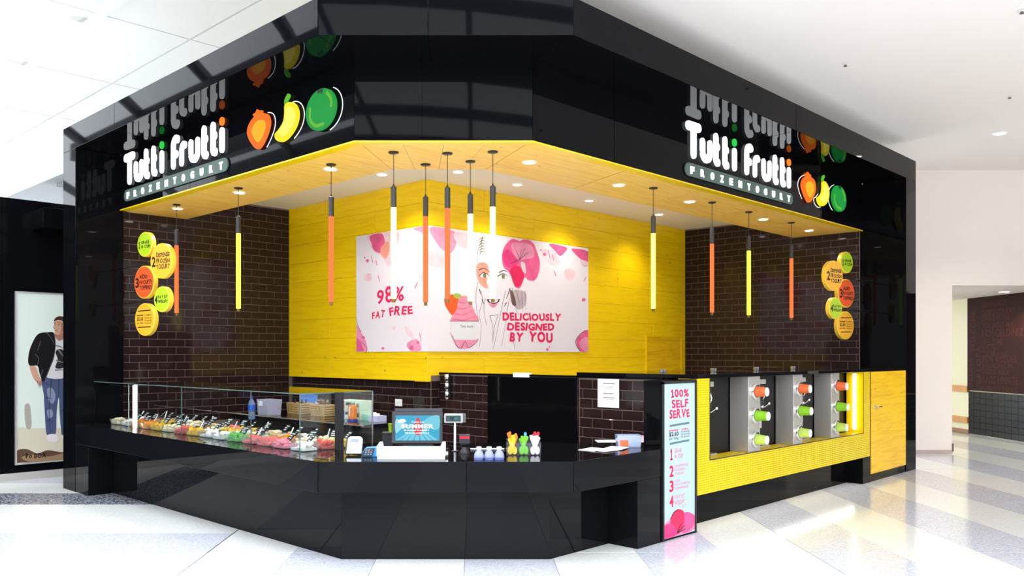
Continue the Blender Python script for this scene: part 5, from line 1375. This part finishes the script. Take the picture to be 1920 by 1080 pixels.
# ---------------------------------------------------------------- fashion poster on the neighbour's wall
FP = RF(7.228)
pp = thing('poster_lightbox', 'steel-framed lightbox poster of a man in a dark jacket and jeans', 'poster', (2.3, 7.23, .3))
a0, bt = FP.px(31, 549); _, bb = FP.px(31, 869); a1 = FP.px(158, 700)[0]
PBG = mat('poster_sky', C(150, 158, 152), .4, spec=.1, em=C(222, 234, 226), es=.45)
MB().fbox(FP, a0, a1, bb, bt, -.008, 0).build('panel', PBG, pp)
for q in ((a0 - .012, a0, bb - .012, bt + .012), (a1, a1 + .012, bb - .012, bt + .012), (a0, a1, bb - .012, bb), (a0, a1, bt, bt + .012)):
    MB().fbox(FP, q[0], q[1], q[2], q[3], -.008, .012).build('frame_rail', STEEL, pp)
pl_ = [0]
def pm(n, c): return mat(n, tuple(q * .55 for q in c[:3]) + (1,), .4, spec=.1, em=c, es=.4)
def psh(m, pts, nm):
    pl_[0] += 1
    MB().ext(FP, [(min(max(x, a0), a1), min(max(y, bb), bt)) for x, y in blob(FP, pts)], .0003 + pl_[0] * .00005, .0003 + pl_[0] * .00005).build(nm, m, pp)
psh(pm('po_ground', C(206, 198, 178)), ((31, 806), (60, 803), (110, 803), (158, 804), (158, 866), (31, 868)), 'ground')
psh(pm('po_mud', C(92, 70, 54)), ((31, 846), (50, 842), (70, 850), (90, 844), (120, 848), (158, 842), (158, 868), (31, 868)), 'ground')
psh(pm('po_mud2', C(150, 120, 92)), ((40, 858), (60, 852), (90, 856), (122, 850), (122, 864), (60, 866)), 'ground')
psh(pm('po_wood', C(168, 160, 150)), ((46, 762), (56, 760), (59, 800), (49, 801)), 'post')
SK = pm('po_skin', C(196, 150, 126)); SK2 = pm('po_skin_dark', C(160, 112, 92))
psh(SK, ((55, 684), (66, 686), (74, 706), (80, 714), (76, 724), (70, 718), (62, 708)), 'forearm')
psh(SK, ((132, 684), (140, 684), (138, 706), (132, 716), (128, 706)), 'forearm')
psh(pm('po_jean', C(74, 84, 116)), ((80, 706), (126, 706), (132, 740), (128, 780), (122, 818), (116, 818), (112, 780), (110, 745), (106, 778), (104, 815), (88, 816), (84, 776), (82, 740)), 'jeans')
psh(pm('po_jean_fade', C(132, 140, 164)), ((88, 730), (98, 728), (104, 742), (100, 756), (92, 752)), 'jeans_patch'); psh(pm('po_jean_fade', C(132, 140, 164)), ((88, 770), (97, 768), (99, 780), (91, 784)), 'jeans_patch')
psh(pm('po_shoe', C(216, 210, 208)), ((88, 816), (104, 814), (109, 824), (100, 829), (90, 826)), 'shoe'); psh(pm('po_shoe', C(216, 210, 208)), ((116, 816), (124, 816), (126, 822), (118, 823)), 'shoe')
psh(pm('po_tee', C(208, 206, 208)), ((100, 632), (124, 630), (126, 660), (124, 706), (84, 706), (96, 680)), 'tee_shirt')
psh(pm('po_tee_print', C(44, 42, 46)), ((104, 660), (112, 654), (122, 662), (120, 688), (104, 690), (108, 674)), 'shirt_print')
JK = pm('po_jacket', C(26, 24, 28))
psh(JK, ((72, 626), (88, 623), (101, 624), (104, 640), (102, 668), (94, 690), (82, 716), (74, 700), (70, 686), (54, 684), (54, 662), (62, 640)), 'jacket')
psh(JK, ((122, 626), (132, 630), (142, 660), (143, 684), (132, 690), (128, 706), (124, 690)), 'jacket')
psh(SK2, ((104, 616), (120, 614), (122, 631), (112, 639), (104, 632)), 'neck')
psh(SK, ((101, 606), (104, 599), (112, 596), (121, 599), (123, 610), (121, 619), (114, 626), (107, 628), (103, 624), (102.5, 618), (99.5, 614), (101.5, 609)), 'face')
psh(SK2, ((115, 607), (121, 604), (122, 614), (119, 620), (112, 626), (115, 618)), 'cheek'); psh(SK, ((118, 608), (121, 606), (122, 612), (119.5, 615)), 'ear')
psh(pm('po_hair', C(62, 46, 38)), ((101, 603), (103, 597), (110, 593), (119, 594), (125, 599), (125, 612), (122.5, 607), (119, 606), (116, 601), (107, 600)), 'hair')
mb = MB(); pl_[0] += 1; zz = .0003 + pl_[0] * .00005
for L, w in ((((101.5, 606), (105, 605)), .006), (((108, 605), (114, 606)), .007), (((102.5, 609), (104.5, 609)), .006), (((109, 609), (112.5, 609)), .006), (((102, 620), (105, 619.5), (108.5, 621)), .005), (((100.5, 615), (104, 616)), .004)): line_px(mb, FP, L, w, zz, w * .5)
mb.build('face_lines', pm('po_line', C(70, 44, 36)), pp)
mb = MB()
for L in (((101, 626), (104, 645), (101, 668), (92, 692), (84, 712)), ((88, 624), (96, 634), (102, 646)), ((66, 664), (72, 672), (70, 684)), ((76, 640), (70, 658)), ((80, 694), (76, 706))): line_px(mb, FP, L, .006, zz + .00005, .003)
mb.build('jacket_lines', pm('po_seam', C(92, 88, 92)), pp)
mb = MB()
for L in (((70, 714), (72, 726)), ((73, 715), (75, 728)), ((76, 715), (77, 726))): line_px(mb, FP, L, .004, zz + .00006, .002)
mb.build('finger_lines', pm('po_line', C(70, 44, 36)), pp)
mb = MB()
for L in (((96, 712), (94, 740), (92, 775), (95, 812)), ((110, 712), (110, 745)), ((86, 745), (98, 748)), ((87, 788), (100, 790)), ((113, 770), (124, 768)), ((82, 716), (92, 722)), ((120, 722), (128, 718))): line_px(mb, FP, L, .006, zz + .00006, .003)
mb.build('jeans_lines', pm('po_jean_dark', C(44, 50, 76)), pp)
mb = MB()
for L in (((104, 694), (120, 693)), ((106, 648), (120, 652)), ((110, 656), (118, 668)), ((106, 676), (118, 680))): line_px(mb, FP, L, .012, zz + .00007, .006)
mb.build('shirt_marks', pm('po_tee_grey', C(120, 118, 122)), pp)
mb = MB(); pl_[0] += 1
text_px(mb, FP, 'Po', 48, 859, 60, 858, 9, .0003 + pl_[0] * .00005, bold=.03, jit=.6); text_px(mb, FP, 'BOX', 64, 859, 87, 857, 9, .0003 + pl_[0] * .00005, bold=.03, jit=.6)
mb.build('lettering', pm('po_ink', C(20, 18, 18)), pp)
for o in list(bpy.data.objects):
    if '_o' in o.keys(): del o['_o']
